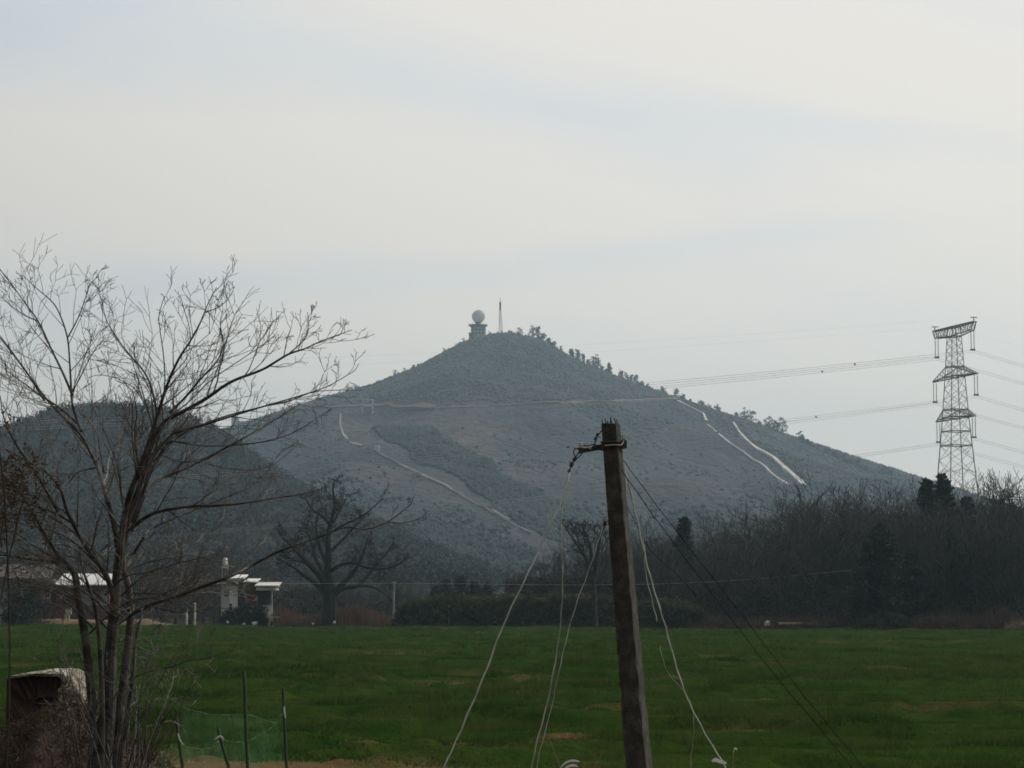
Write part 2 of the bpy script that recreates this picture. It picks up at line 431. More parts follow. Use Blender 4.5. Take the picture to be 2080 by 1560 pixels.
left_d = np.interp([p[0] for p in left_px], [-900, 0, 300, 600, 1250], [1150, 1100, 1050, 900, 620])
lr_pts = np.array([P(a, b, d) for (a, b), d in zip(left_px, left_d)])
def ridge(x, y, R, Lf, Lb, pw):
    zr = np.interp(x, R[:, 0], R[:, 2], left=0, right=0); d = np.interp(x, R[:, 0], R[:, 1]) - y
    t = np.where(d > 0, d / Lf, -d / Lb)
    t = np.clip(t, 0, 1)
    rounded = np.sqrt(t * t + 0.0004) - 0.02
    return zr * np.clip(1 - rounded, 0, 1) ** pw
spur_a = np.array([P(*p) for p in ((770, 826, 1850), (715, 836, 1780), (693, 868, 1680), (712, 900, 1560), (760, 914, 1440), (830, 948, 1360), (920, 995, 1260), (1000, 1043, 1160), (1080, 1092, 1050), (1150, 1160, 900))])
spur_b = np.array([P(*p) for p in ((1360, 812, 1860), (1430, 872, 1740), (1500, 925, 1640), (1580, 975, 1540), (1640, 1010, 1450))])
spur_c = np.array([P(*p) for p in ((760, 914, 1440), (700, 955, 1330), (640, 985, 1230), (560, 1040, 1120))])
spur_d = np.array([P(*p) for p in ((1010, 690, 1985), (960, 780, 1860), (985, 850, 1700), (1040, 930, 1560), (1120, 1010, 1400), (1190, 1080, 1200))])
def spur(x, y, C, k1, k2):
    best = np.full(np.shape(x), -1e3)
    for a, b in zip(C[:-1], C[1:]):
        ab = b[:2] - a[:2]; L = ab @ ab
        t = np.clip(((x - a[0]) * ab[0] + (y - a[1]) * ab[1]) / L, 0, 1)
        cx = a[0] + t * ab[0]; cy = a[1] + t * ab[1]
        dist = np.hypot(x - cx, y - cy)
        side = (x - cx)
        kk = np.where(side > 0, k1, k2)
        h = a[2] + t * (b[2] - a[2]) - (np.sqrt(dist ** 2 + 36) - 6) * kk
        best = np.maximum(best, h)
    return best
def smax(a, b, k=6.0):
    h = np.clip(0.5 + 0.5 * (b - a) / k, 0, 1)
    return a * (1 - h) + b * h + k * h * (1 - h)
def mount_z(x, y):
    x = np.asarray(x, float); y = np.asarray(y, float)
    z = ridge(x, y, mr_pts, 1150.0, 900.0, 1.35)
    z = smax(z, spur(x, y, spur_a, 0.42, 0.30)); z = smax(z, spur(x, y, spur_c, 0.35, 0.35)); z = smax(z, spur(x, y, spur_b, 0.3, 0.3))
    z = smax(z, spur(x, y, spur_d, 0.35, 0.35), 10)
    d = np.interp(x, mr_pts[:, 0], mr_pts[:, 1]) - y
    n = (fbm(x * 0.012, y * 0.008, 4) - 0.5) * 38 * np.clip(d / 250, 0.0, 1) * np.clip(z / 40, 0, 1)
    return z + n - 0.6
def hill_z(x, y):
    x = np.asarray(x, float); y = np.asarray(y, float)
    z = ridge(x, y, lr_pts, 470.0, 420.0, 1.15)
    d = np.interp(x, lr_pts[:, 0], lr_pts[:, 1]) - y
    n = (fbm(x * 0.02 + 9, y * 0.014, 4) - 0.5) * 18 * np.clip(np.abs(d) / 80, 0.0, 1) * np.clip(z / 25, 0, 1)
    return z + n - 0.6
def terr(x, y):
    return np.maximum(np.maximum(mount_z(x, y), hill_z(x, y)), -0.2)
def drape(px, py, near=450.0, far=2300.0):
    for d in np.arange(near, far, 4.0):
        p = P(px, py, d)
        if p[2] <= terr(p[0], p[1]): return np.array((p[0], p[1], float(terr(p[0], p[1]))))
    return None

def in_poly(x, y, poly):
    r = np.zeros(np.shape(x), bool); n = len(poly)
    for i in range(n):
        x1, y1 = poly[i]; x2, y2 = poly[(i + 1) % n]
        c = ((y1 > y) != (y2 > y)) & (x < (x2 - x1) * (y - y1) / (y2 - y1 + 1e-9) + x1)
        r ^= c
    return r
def world_poly(px):
    pts = [drape(a, b) for a, b in px]
    return [(p[0], p[1]) for p in pts if p is not None]
quarry = world_poly([(690, 836), (800, 838), (930, 842), (1010, 860), (1050, 905), (1060, 965), (1010, 1010), (950, 975), (880, 930), (800, 905), (745, 905), (700, 880)])
bare2 = world_poly([(760, 922), (830, 955), (920, 1002), (1000, 1050), (1080, 1100), (1010, 1085), (930, 1045), (830, 1000), (770, 970)])
bare3 = world_poly([(1150, 960), (1420, 870), (1560, 990), (1600, 1050), (1350, 1070), (1200, 1040), (1080, 1010)])
def clear_amount(x, y):
    wx = x + (fbm(x * 0.03, y * 0.03, 3) - 0.5) * 60; wy = y + (fbm(x * 0.03 + 30, y * 0.03, 3) - 0.5) * 90
    a = 0.75 * in_poly(wx, wy, quarry)
    a = np.maximum(a, 0.55 * in_poly(wx, wy, bare2))
    a = np.maximum(a, 0.30 * in_poly(wx, wy, bare3))
    return a
def upper_forest(x, y, z):
    """above the terrace track the mountain is wooded; so is the strip behind the right hand track"""
    px, py = proj(x, y, z)
    return py < np.interp(px, [300, 480, 640, 1370, 1440, 1500, 1640, 1800, 2000], [860, 860, 822, 812, 845, 870, 985, 1060, 1100]) + 20 * (vn(x * 0.02, y * 0.02) - .5)

xs = np.arange(-900, 1000, 7.0); ys = np.arange(560, 2950, 9.0)
X, Y, q = grid(xs, ys)
Z = mount_z(X, Y)
Z = np.where(Z < 0.2, -1.5, Z)
ca = clear_amount(X, Y)
k3 = np.array([[1, 2, 1], [2, 4, 2], [1, 2, 1]]) / 16.0
for _ in range(4):
    pdd = np.pad(ca, 1, mode='edge')
    ca = sum(k3[i, j] * pdd[i:i + ca.shape[0], j:j + ca.shape[1]] for i in range(3) for j in range(3))
mount_mat = two_tone('mountain_slope', 'soil', ((0.062, 0.080, 0.092), (0.108, 0.104, 0.122)), (0.20, 0.175, 0.155), (0.115, 0.105, 0.105), bump=9.0, noise_s=0.012, lo=0.34, hi=0.66)  # slope colours raised and tinted blue to stand in for denser haze
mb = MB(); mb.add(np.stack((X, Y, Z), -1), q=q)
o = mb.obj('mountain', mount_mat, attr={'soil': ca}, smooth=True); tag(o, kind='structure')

xs = np.arange(-700, 200, 6.0); ys = np.arange(300, 1560, 7.0)
X, Y, q = grid(xs, ys)
Z = hill_z(X, Y); Z = np.where(Z < 0.2, -1.5, Z)
hill_mat = two_tone('hill_slope', 'soil', ((0.024, 0.034, 0.032), (0.045, 0.05, 0.048)), (0.3, 0.2, 0.1), (0.2, 0.1, 0.1), bump=3.0, noise_s=0.02)
mb = MB(); mb.add(np.stack((X, Y, Z), -1), q=q)
o = mb.obj('wooded_hill', hill_mat, attr={'soil': np.zeros(X.size)}, smooth=True); tag(o, kind='structure')

PATHS = {
 'upper': [(1362, 806), (1380, 818), (1405, 831), (1429, 843), (1435, 858)],
 'lower': [(1490, 862), (1502, 880), (1517, 899), (1540, 915), (1556, 925), (1572, 937), (1592, 953), (1610, 969), (1634, 989)],
 'middle': [(1436, 864), (1450, 875), (1483, 903), (1510, 922), (1545, 945), (1580, 975), (1600, 986), (1608, 985)],
 'terrace': [(640, 830), (700, 828), (760, 828), (830, 830), (880, 831), (960, 828), (1040, 824), (1120, 820), (1200, 817), (1290, 816), (1365, 810)]}
_pp = []
for _n, _p in PATHS.items():
    for (a0, b0), (a1, b1) in zip(_p[:-1], _p[1:]):
        m_ = max(1, int(math.hypot(a1 - a0, b1 - b0) / 12))
        for i in range(m_ + 1):
            w_ = drape(a0 + (a1 - a0) * i / m_, b0 + (b1 - b0) * i / m_)
            if w_ is not None: _pp.append(w_[:2])
_pp = np.array(_pp)
def path_dist(x, y):
    best = np.full(len(x), 1e9)
    for q_ in _pp: best = np.minimum(best, ((x - q_[0]) / 6.0) ** 2 + (np.where(y < q_[1], (y - q_[1]) / 26.0, (y - q_[1]) / 7.0)) ** 2)
    return best
# ---- woods on the slopes: one mass each
_t = (1 + 5 ** .5) / 2
ICO = np.array([(-1, _t, 0), (1, _t, 0), (-1, -_t, 0), (1, -_t, 0), (0, -1, _t), (0, 1, _t), (0, -1, -_t), (0, 1, -_t), (_t, 0, -1), (_t, 0, 1), (-_t, 0, -1), (-_t, 0, 1)], float)
ICO /= np.linalg.norm(ICO[0])
ICOF = np.array([(0, 11, 5), (0, 5, 1), (0, 1, 7), (0, 7, 10), (0, 10, 11), (1, 5, 9), (5, 11, 4), (11, 10, 2), (10, 7, 6), (7, 1, 8), (3, 9, 4), (3, 4, 2), (3, 2, 6), (3, 6, 8), (3, 8, 9), (4, 9, 5), (2, 4, 11), (6, 2, 10), (8, 6, 7), (9, 8, 1)])
def crowns(mb, c, r):
    n = len(c)
    v = ICO[None] * (1 + rng.normal(0, 0.22, (n, 12, 1))) * r[:, None, None] * np.array([1, 1, 0.85]) + c[:, None, :]
    f = ICOF[None] + (np.arange(n) * 12)[:, None, None]
    mb.add(v.reshape(-1, 3), t=f.reshape(-1, 3))
OCT = np.array([(1, 0, 0), (0, 1, 0), (-1, 0, 0), (0, -1, 0), (0, 0, 1), (0, 0, -1)], float)
OCTF = np.array([(0, 1, 4), (1, 2, 4), (2, 3, 4), (3, 0, 4), (1, 0, 5), (2, 1, 5), (3, 2, 5), (0, 3, 5)])
def small_crowns(mb, c, r):
    n = len(c); a = rng.uniform(0, 6.28, (n, 1)); k = OCT[None] * (1 + rng.normal(0, .2, (n, 6, 1))) * r[:, None, None]
    v = np.stack((k[..., 0] * np.cos(a) - k[..., 1] * np.sin(a), k[..., 0] * np.sin(a) + k[..., 1] * np.cos(a), k[..., 2]), -1) + c[:, None, :]
    mb.add(v.reshape(-1, 3), t=(OCTF[None] + (np.arange(n) * 6)[:, None, None]).reshape(-1, 3))
def leafcloud(mb, c, r, per, size, flat=1.0):
    """per-leaf triangles scattered through ellipsoids"""
    n = len(c)
    d = rng.normal(size=(n, per, 3)); d /= np.linalg.norm(d, axis=2, keepdims=True)
    rr = rng.random((n, per, 1)) ** 0.45
    p = c[:, None, :] + d * rr * r[:, None, None] * np.array([1, 1, flat])
    p = p.reshape(-1, 1, 3)
    t = rng.normal(size=(n * per, 3, 3)) * size * (0.6 + 0.8 * rng.random((n * per, 1, 1)))
    mb.add((p + t).reshape(-1, 3), t=np.arange(n * per * 3).reshape(-1, 3))
mb = MB()
n = 430000
x = rng.uniform(-560, 760, n); y = rng.uniform(900, 2080, n)
z = mount_z(x, y)
_px, _py = proj(x, y, z)
nn1 = fbm(x * 0.02, y * 0.014, 4) - .5
lineU = np.interp(_px, [300, 480, 640, 1370, 1440, 1500, 1640, 1800, 2000], [860, 860, 820, 812, 845, 870, 985, 1060, 1100])
lineL = np.interp(_px, [300, 450, 560, 640, 760, 880, 980, 1080, 1200, 1400, 1700], [870, 915, 960, 985, 1032, 1066, 1090, 1092, 1070, 1035, 1030])
sU = 1 / (1 + np.exp(np.clip((_py - lineU) / 5 - nn1 * 6, -30, 30))); sL = 1 / (1 + np.exp(np.clip((lineL - _py) / 12 - nn1 * 14, -30, 30)))
back = (y > np.interp(x, mr_pts[:, 0], mr_pts[:, 1]) - 25)
up = (sU > .5) | (sL > .5) | back
patch = np.clip((fbm(x * 0.012 + 4, y * 0.008, 4) - .42) * 4, 0, 1)
dens = np.maximum(np.maximum(.78 * sU, .85 * sL), np.where(back, .75, .01 + .16 * np.clip(patch * 2 - 1, 0, 1))) * (1 - clear_amount(x, y)) ** 2
# dark gully along the right of the spur trail
gx = spur(x, y, spur_a + np.array([34, 10, 0]), 0.42, 0.42)
near_gully = np.zeros(n, bool)
for a, b in zip(spur_a[3:-1], spur_a[4:]):
    ab = b[:2] - a[:2]; t = np.clip(((x - a[0] - 26) * ab[0] + (y - a[1] - 20) * ab[1]) / (ab @ ab), 0, 1)
    near_gully |= np.hypot(x - a[0] - 26 - t * ab[0], y - a[1] - 20 - t * ab[1]) < 16 + 10 * (vn(x * .03, y * .03) - .5)
dens = np.where(near_gully, 0.95, dens)
on_trail = np.zeros(n, bool)
for a, b in zip(spur_a[:-1], spur_a[1:]):
    ab = b[:2] - a[:2]; t = np.clip(((x - a[0]) * ab[0] + (y - a[1]) * ab[1]) / (ab @ ab), 0, 1)
    on_trail |= np.hypot(x - a[0] - t * ab[0], y - a[1] - t * ab[1]) < 8
dens = np.where(on_trail, 0, dens)
k = (rng.random(n) < dens) & (z > 1)
r = rng.uniform(0.8, 1.7, n)
k &= path_dist(x, y) > 1
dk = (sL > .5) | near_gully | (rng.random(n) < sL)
small_crowns(mb, np.stack((x, y, z + r * 0.30), 1)[k & ~dk], r[k & ~dk])
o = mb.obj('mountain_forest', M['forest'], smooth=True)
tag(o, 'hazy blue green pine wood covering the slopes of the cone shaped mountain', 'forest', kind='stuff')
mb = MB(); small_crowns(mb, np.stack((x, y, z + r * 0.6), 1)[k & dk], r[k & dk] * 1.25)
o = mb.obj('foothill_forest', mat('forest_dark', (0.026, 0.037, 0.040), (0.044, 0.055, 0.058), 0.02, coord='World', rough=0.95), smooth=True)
tag(o, 'darker wood in the gully and along the foot of the mountain', 'forest', kind='stuff')
mb = MB()
n = 16000
x = rng.uniform(-420, 150, n); y = rng.uniform(480, 1180, n); z = hill_z(x, y); k = (z > 0.5)
leafcloud(mb, np.stack((x, y, z + 1.6), 1)[k], rng.uniform(1.8, 3.4, n)[k], 50, 0.36, 0.9)
o = mb.obj('hill_forest', M['forest_near'])
tag(o, 'dark wood covering the low hill behind the bare tree', 'forest', kind='stuff')

# ---- ridge trees, one by one
def ridge_tree_mesh(h, seed, broad):
    r = np.random.default_rng(seed); mb = MB()
    mb.tube([(0, 0, -0.6), (0.1, 0, h * 0.5), (0.0, 0.05, h * 0.95)], [0.16, 0.11, 0.04], 5)
    tr = len(mb.v)
    n = 13 if broad else 16
    cs = []; rs = []
    for i in range(n):
        t = r.uniform(0.10, 1.0)
        w = (0.36 if broad else 0.22) * h * (1.15 - t) + 0.25
        a = r.uniform(0, 6.28)
        cs.append((math.cos(a) * w * r.uniform(.3, 1), math.sin(a) * w * r.uniform(.3, 1), h * t)); rs.append(r.uniform(.5, 1.0) * (h / 6))
    leafcloud(mb, np.array(cs), np.array(rs), 34, 0.20, 0.7)
    return mb.mesh('ridge_pine', M['pine'])
rmesh = [ridge_tree_mesh(h, i, i % 2) for i, h in enumerate((6.0, 7.5, 5.0, 6.5, 8.5, 4.5))]
def place_simple(name, me, x, y, z, label, cat, group, sc=1.0):
    o = bpy.data.objects.new(name, me); COL.objects.link(o)
    o.location = (x, y, z); o.rotation_euler = (0, 0, random.uniform(0, 6.28))
    o.scale = (sc, sc, sc * random.uniform(.85, 1.2))
    return tag(o, label, cat, group)
for px in np.concatenate((np.arange(560, 940, 9.0), np.arange(995, 1180, 5.0), np.arange(1180, 1860, 4.5))):
    px = px + random.uniform(-5, 5)
    x = np.interp(px, [p[0] for p in main_px], mr_pts[:, 0])
    d = np.interp(x, mr_pts[:, 0], mr_pts[:, 1]) + random.uniform(-6, 10)
    side = 'right' if px > 950 else 'left'
    if px > 1050 and vn(px * .06, 3.3) < .22: continue
    s = (.35 + .75 * random.random() ** 1.6) * 1.3 * (1.25 if 1080 < px < 1250 or 1470 < px < 1640 else 1.0 if px > 1050 else .8)
    zone = 'on the left hand slope' if px < 950 else 'right beside the summit' if px < 1120 else 'above the terrace track end' if px < 1370 else 'above the upper stone path' if px < 1490 else 'above the lower stone path' if px < 1640 else 'low on the right ridge'
    o_ = place_simple('ridge_pine', random.choice(rmesh), x, d, float(mount_z(x, d)) - 0.7 * s,
                 'small hazy pine on the mountain skyline, %s' % zone, 'pine tree', 'pines on the %s ridge of the mountain' % side, s)
    o_.scale = (s * random.uniform(1.1, 1.7), s * 1.4, s * random.uniform(1.0, 1.45)) if px > 1050 else (s * 1.3, s * 1.3, s)
for px in np.arange(10, 470, 17.0):
    px = px + random.uniform(-8, 8)
    x = np.interp(px, [p[0] for p in left_px], lr_pts[:, 0]); d = np.interp(x, lr_pts[:, 0], lr_pts[:, 1]) + random.uniform(-5, 5)
    place_simple('hilltop_pine', random.choice(rmesh), x, d, float(hill_z(x, d)) - 0.5,
                 'dark pine on the crest of the low hill behind the bare tree', 'pine tree', 'pines on the crest of the low hill', random.uniform(.5, .85))

# ---- tracks over the mountain
def densify(pts, step):
    out = [pts[0]]
    for a, b in zip(pts[:-1], pts[1:]):
        n = max(1, int(np.linalg.norm(b - a) / step))
        for i in range(1, n + 1): out.append(a + (b - a) * i / n)
    return np.array(out)
def ribbon(name, pxs, width, m, lift=0.6, up=0.0, step=14):
    pts = []
    for a, b in zip(pxs[:-1], pxs[1:]):
        n = max(1, int(math.hypot(b[0] - a[0], b[1] - a[1]) / step))
        for i in range(n): pts.append((a[0] + (b[0] - a[0]) * i / n, a[1] + (b[1] - a[1]) * i / n))
    pts.append(pxs[-1])
    W_ = [drape(*p) for p in pts]; W_ = [w for w in W_ if w is not None]
    c = np.array(W_)
    T = np.gradient(c[:, :2], axis=0); T /= np.linalg.norm(T, axis=1, keepdims=True) + 1e-9
    N = np.stack((-T[:, 1], T[:, 0]), 1)
    L = c.copy(); R = c.copy()
    wv_ = (0.45 + 1.0 * vn(np.arange(len(c)) * .9, np.full(len(c), width * 7.7)))[:, None]
    L[:, :2] += N * width / 2 * wv_; R[:, :2] -= N * width / 2 * wv_
    for A_ in (L, R): A_[:, 2] = np.maximum(c[:, 2] - 0.3, terr(A_[:, 0], A_[:, 1])) + lift + up
    lo_L = L.copy(); lo_R = R.copy(); lo_L[:, 2] -= lift + up + 1.5; lo_R[:, 2] -= lift + up + 1.5
    n = len(c); v = np.concatenate((lo_L, L, R, lo_R)); q = []
    for s in range(3):
        for i in range(n - 1): q.append((s * n + i, s * n + i + 1, (s + 1) * n + i + 1, (s + 1) * n + i))
    mb = MB(); mb.add(v, q=q)
    o = mb.obj(name, m); tag(o, kind='structure'); return o
M['pathdirt2'] = mat('pathdirt2', (0.42, 0.38, 0.33), (0.30, 0.27, 0.24), 0.03, rough=0.95, coord='World')
ribbon('stone_path_upper', [(1362, 806), (1380, 818), (1405, 831), (1429, 843), (1435, 858)], 2.2, M['pathstone'], up=0.9)
ribbon('stone_path_lower', [(1490, 862), (1502, 880), (1517, 899), (1540, 915), (1556, 925), (1572, 937), (1592, 953), (1610, 969), (1634, 989)], 2.6, M['pathstone'], up=0.9)
ribbon('stone_path_middle', [(1436, 864), (1450, 875), (1483, 903), (1510, 922), (1545, 945), (1580, 975), (1600, 986), (1608, 985)], 1.2, M['pathstone'], up=0.3)
ribbon('stone_path_faint', [(1385, 826), (1405, 848), (1420, 856)], 1.0, M['pathdirt'], up=0.2)
ribbon('dirt_path_spur', [(762, 918), (800, 940), (860, 968), (918, 998), (960, 1022), (1010, 1050), (1045, 1068), (1075, 1084)], 1.8, M['pathdirt'], up=0.2)
ribbon('stone_path_spur', [(822, 950), (860, 969), (890, 984), (918, 997)], 1.1, M['pathdirt2'], up=0.5)
ribbon('stone_path_foot', [(1001, 1042), (1020, 1052), (1035, 1061)], 1.1, M['pathdirt2'], up=0.5)
ribbon('dirt_path_quarry', [(692, 842), (691, 865), (697, 885), (712, 900), (735, 906)], 1.6, M['pathdirt2'], up=0.1)
ribbon('terrace_track_left', [(640, 830), (700, 828), (760, 828), (830, 830), (880, 831)], 7.0, M['redcut'], up=0.3)
ribbon('terrace_track_right', [(880, 831), (960, 828), (1040, 824), (1120, 820), (1200, 817), (1290, 816), (1365, 810)], 3.2, M['redcut'], up=0.2)

# ------------------------------------------------------------------ things on the mountain
# radome tower
base = P(971, 690, 1975)
gz = float(mount_z(base[0], base[1]))
T = empty('radar_tower', (base[0], base[1], gz), 'pale radar tower topped by a white ball on the mountain summit', 'radar tower')
def zat(py, d): return P(1040, py, d)[2]
D0 = 1975.0
def lathe(mb, cx, cy, prof, sides=24):
    pr = np.array(prof); a = np.arange(sides) * 2 * math.pi / sides
    v = np.stack((cx + pr[:, 0:1] * np.cos(a), cy + pr[:, 0:1] * np.sin(a), np.repeat(pr[:, 1:2], sides, 1)), -1).reshape(-1, 3)
    n = len(pr); i = np.arange(n - 1)[:, None]; j = np.arange(sides)[None, :]
    q = np.stack((i * sides + j, i * sides + (j + 1) % sides, (i + 1) * sides + (j + 1) % sides, (i + 1) * sides + j), -1).reshape(-1, 4)
    mb.add(v, q=q)
bx, by = base[0], base[1]
kpm = 1975 / F
zb = zat(643, D0); rb = 13.5 * kpm
mb = MB(); lathe(mb, bx + 0.3, by, [(max(0.02, rb * math.sin(t)), zb - rb * math.cos(t)) for t in np.linspace(0.28, math.pi, 20)], 32)
part(mb, 'radome', mat('radome_shell', (0.80, 0.80, 0.79), (0.76, 0.76, 0.75), 0.2, rough=0.35, transl=0.6), T, True)
mb = MB(); lathe(mb, bx, by, [(2.2, zat(661, D0)), (2.2, zat(655, D0)), (3.7, zat(654.5, D0))], 20); part(mb, 'neck', M['stonegrey'], T, True)
mb = MB(); lathe(mb, bx, by, [(0.1, zat(664, D0)), (6.0, zat(665, D0)), (8.3, zat(661.5, D0)), (8.3, zat(660.2, D0)), (0.1, zat(660, D0))], 24); part(mb, 'platform', M['stonegrey'], T)
mb = MB()
for i in range(20):
    a = i / 20 * 6.283; mb.bar((bx + 8.1 * math.cos(a), by + 8.1 * math.sin(a), zat(661, D0)), (bx + 8.1 * math.cos(a), by + 8.1 * math.sin(a), zat(658, D0)), 0.07)
    b = a + 6.283 / 20
    mb.bar((bx + 8.1 * math.cos(a), by + 8.1 * math.sin(a), zat(658, D0)), (bx + 8.1 * math.cos(b), by + 8.1 * math.sin(b), zat(658, D0)), 0.07)
part(mb, 'railing', M['steel'], T)
mb = MB(); mb.box((bx + .2, by, (zat(664.5, D0) + gz - 4) / 2), (10.6, 10.6, zat(664.5, D0) - gz + 4), 0.25); part(mb, 'tower_wall', M['plaster'], T)
for k_ in (-1, 0, 1):
    for zz in (671, 678):
        mb = MB(); c_, s_ = math.cos(.25), math.sin(.25)
        lx, ly = k_ * 3.0, -5.33
        mb.box((bx + .2 + lx * c_ - ly * s_, by + lx * s_ + ly * c_, zat(zz, D0)), (1.2, 0.12, 1.3), 0.25); part(mb, 'window', M['glassdark'], T)
# annex
ax = P(958, 684, 1972)
ag = float(mount_z(ax[0], ax[1]))
Tn = empty('annex_building', (ax[0], ax[1], ag), 'low grey flat roofed building at the foot of the radar tower', 'building')
az = zat(677.5, 1972)
mb = MB(); mb.box((ax[0], ax[1], (az + ag - 3) / 2), (4.6, 6, az - ag + 3)); part(mb, 'wall', M['stonegrey'], Tn)
mb = MB(); mb.box((ax[0], ax[1], az + 0.2), (5.2, 6.6, 0.4)); part(mb, 'roof', M['roofdark'], Tn)
mb = MB(); mb.box((ax[0] - 1, ax[1] - 3.06, az - 1.8), (1.0, 0.1, 1.2)); part(mb, 'window', M['glassdark'], Tn)

# mast
mx = P(1016, 672, 1985); mz = float(mount_z(mx[0], mx[1])) - 1
Tm = empty('lattice_mast', (mx[0], mx[1], mz), 'thin lattice radio mast with dark upper section beside the radar tower', 'mast')
ztop, zmid, zspike = zat(614, 1985), zat(629, 1985), zat(604, 1985)
mb = MB()
def wd(z): return np.interp(z, [mz, zmid, ztop], [2.1, 0.75, 0.7])
lv = np.linspace(mz, zmid, 11)
for a in range(4):
    ang = a * math.pi / 2 + .5
    pts = [(mx[0] + wd(z) * math.cos(ang) - .6 * (zmid - z) / (zmid - mz) * -1, mx[1] + wd(z) * math.sin(ang), z) for z in lv]
    mb.tube(pts, [0.13] * len(pts), 4)
    ang2 = ang + math.pi / 2
    for i in range(10):
        o1 = .6 * (zmid - lv[i]) / (zmid - mz); o2 = .6 * (zmid - lv[i + 1]) / (zmid - mz)
        mb.bar((mx[0] + o1 + wd(lv[i]) * math.cos(ang), mx[1] + wd(lv[i]) * math.sin(ang), lv[i]), (mx[0] + o2 + wd(lv[i + 1]) * math.cos(ang2), mx[1] + wd(lv[i + 1]) * math.sin(ang2), lv[i + 1]), 0.07)
        mb.bar((mx[0] + o1 + wd(lv[i]) * math.cos(ang), mx[1] + wd(lv[i]) * math.sin(ang), lv[i]), (mx[0] + o1 + wd(lv[i]) * math.cos(ang2), mx[1] + wd(lv[i]) * math.sin(ang2), lv[i]), 0.07)
part(mb, 'lattice', M['steel'], Tm)
mb = MB(); mb.tube([(mx[0], mx[1], zmid), (mx[0], mx[1], ztop)], [0.75, 0.7], 8)
for zz in np.linspace(zmid, ztop, 5): mb.box((mx[0], mx[1], zz), (1.9, 1.9, 0.25))
part(mb, 'antenna_section', M['darkmetal'], Tm)
mb = MB(); mb.tube([(mx[0], mx[1], ztop), (mx[0], mx[1], zspike)], [0.22, 0.12], 5); part(mb, 'spike', M['darkmetal'], Tm)

# small white frame on the terrace and white hut in the saddle
fp = drape(747, 842)
Tf = empty('terrace_hut', tuple(fp), 'small pale hut with open top storey on the terrace of the mountain', 'hut')
mb = MB()
w = 3.6
for sx in (-1, 1):
    for sy in (-1, 1): mb.box((fp[0] + sx * w, fp[1] + sy * 2.5, fp[2] + 5), (0.8, 0.8, 10.5))
mb.box((fp[0], fp[1], fp[2] + 10.4), (2 * w + 1.2, 6.2, 0.7)); mb.box((fp[0], fp[1], fp[2] + 5.5), (2 * w + .7, 5.7, 0.5))
part(mb, 'frame', M['whitewash'], Tf)
mb = MB(); mb.box((fp[0], fp[1], fp[2] + 2.0), (2 * w - 1.0, 4, 6.4)); part(mb, 'wall', M['stonegrey'], Tf)
hp_x = P(478, 872, 1880); hz = float(mount_z(hp_x[0], hp_x[1]))
Th = empty('saddle_house', (hp_x[0], hp_x[1], hz), 'tiny white house in the saddle between the low hill and the mountain', 'house')
mb = MB(); mb.box((hp_x[0], hp_x[1], hz + 3), (6, 6, 8)); mb.box((hp_x[0] + 5, hp_x[1], hz + 1.6), (5, 5, 5.5)); part(mb, 'wall', M['whitewash'], Th)
mb = MB(); mb.box((hp_x[0], hp_x[1], hz + 7.3), (6.8, 6.8, 0.5)); part(mb, 'roof', M['roofdark'], Th)
pk = drape(765, 917)
Tk = empty('spur_kiosk', tuple(pk), 'small pale kiosk at the top of the bare spur', 'hut')
mb = MB(); mb.box((pk[0], pk[1], pk[2] + 1.6), (3.4, 3, 4)); part(mb, 'wall', M['whitewash'], Tk)
mb = MB(); mb.box((pk[0], pk[1], pk[2] + 3.85), (4.2, 3.8, 0.4)); part(mb, 'roof', M['roofdark'], Tk)

# ------------------------------------------------------------------ pylon
PD = 470.0
pc = P(1944, 1000, PD); PX, PY = pc[0], PD
arm = np.array((5.1, -17.0)); arm /= np.linalg.norm(arm); perp = np.array((-arm[1], arm[0]))   # perp points right and away
if perp[0] < 0: perp = -perp
def pz(py): return P(1944, py, PD)[2]
Tp = empty('transmission_pylon', (PX, PY, -0.2), 'tall steel lattice transmission pylon with three pairs of arms above the right hand wood', 'pylon')
def hw(z): return 0.5 * np.interp(z, [-0.2, pz(1000), pz(850), pz(760), pz(683)], [9.7, 6.15, 3.95, 2.9, 2.15])
def corner(i, z):
    s1, s2 = ((1, 1), (1, -1), (-1, -1), (-1, 1))[i]; h = hw(z)
    return np.array((PX + arm[0] * h * s1 + perp[0] * h * s2, PY + arm[1] * h * s1 + perp[1] * h * s2, z))
levels = [-0.2, pz(1165), pz(1100), pz(1050), pz(1008), pz(970), pz(935), pz(905), pz(875), pz(848), pz(832), pz(812), pz(790), pz(765), pz(745), pz(728), pz(712), pz(697), pz(683)]
zt = pz(683)
for i in range(4):
    mb = MB(); mb.tube([corner(i, z) for z in levels], [0.135 - 0.003 * k for k in range(len(levels))], 4); part(mb, 'leg', M['steel'], Tp)
mb = MB()
for a, b in zip(levels[:-1], levels[1:]):
    for i in range(4):
        j = (i + 1) % 4
        mb.bar(corner(i, a), corner(j, b), 0.052); mb.bar(corner(j, a), corner(i, b), 0.052)
        m_ = (a + b) / 2
        if b - a > 3.2:
            mid = (corner(i, m_) + corner(j, m_)) / 2
            mb.bar((corner(i, a) + corner(i, m_)) / 2 * 1, (corner(i, a) * .5 + corner(j, b) * .5 + mid) / 2, 0.05)
            mb.bar((corner(j, a) + corner(j, m_)) / 2 * 1, (corner(j, a) * .5 + corner(i, b) * .5 + mid) / 2, 0.05)
for zz in (pz(745), pz(765), pz(832), pz(848), pz(876), pz(683), pz(905)):
    for i in range(4): mb.bar(corner(i, zz), corner((i + 1) % 4, zz), 0.11)
part(mb, 'bracing', M['steel'], Tp)
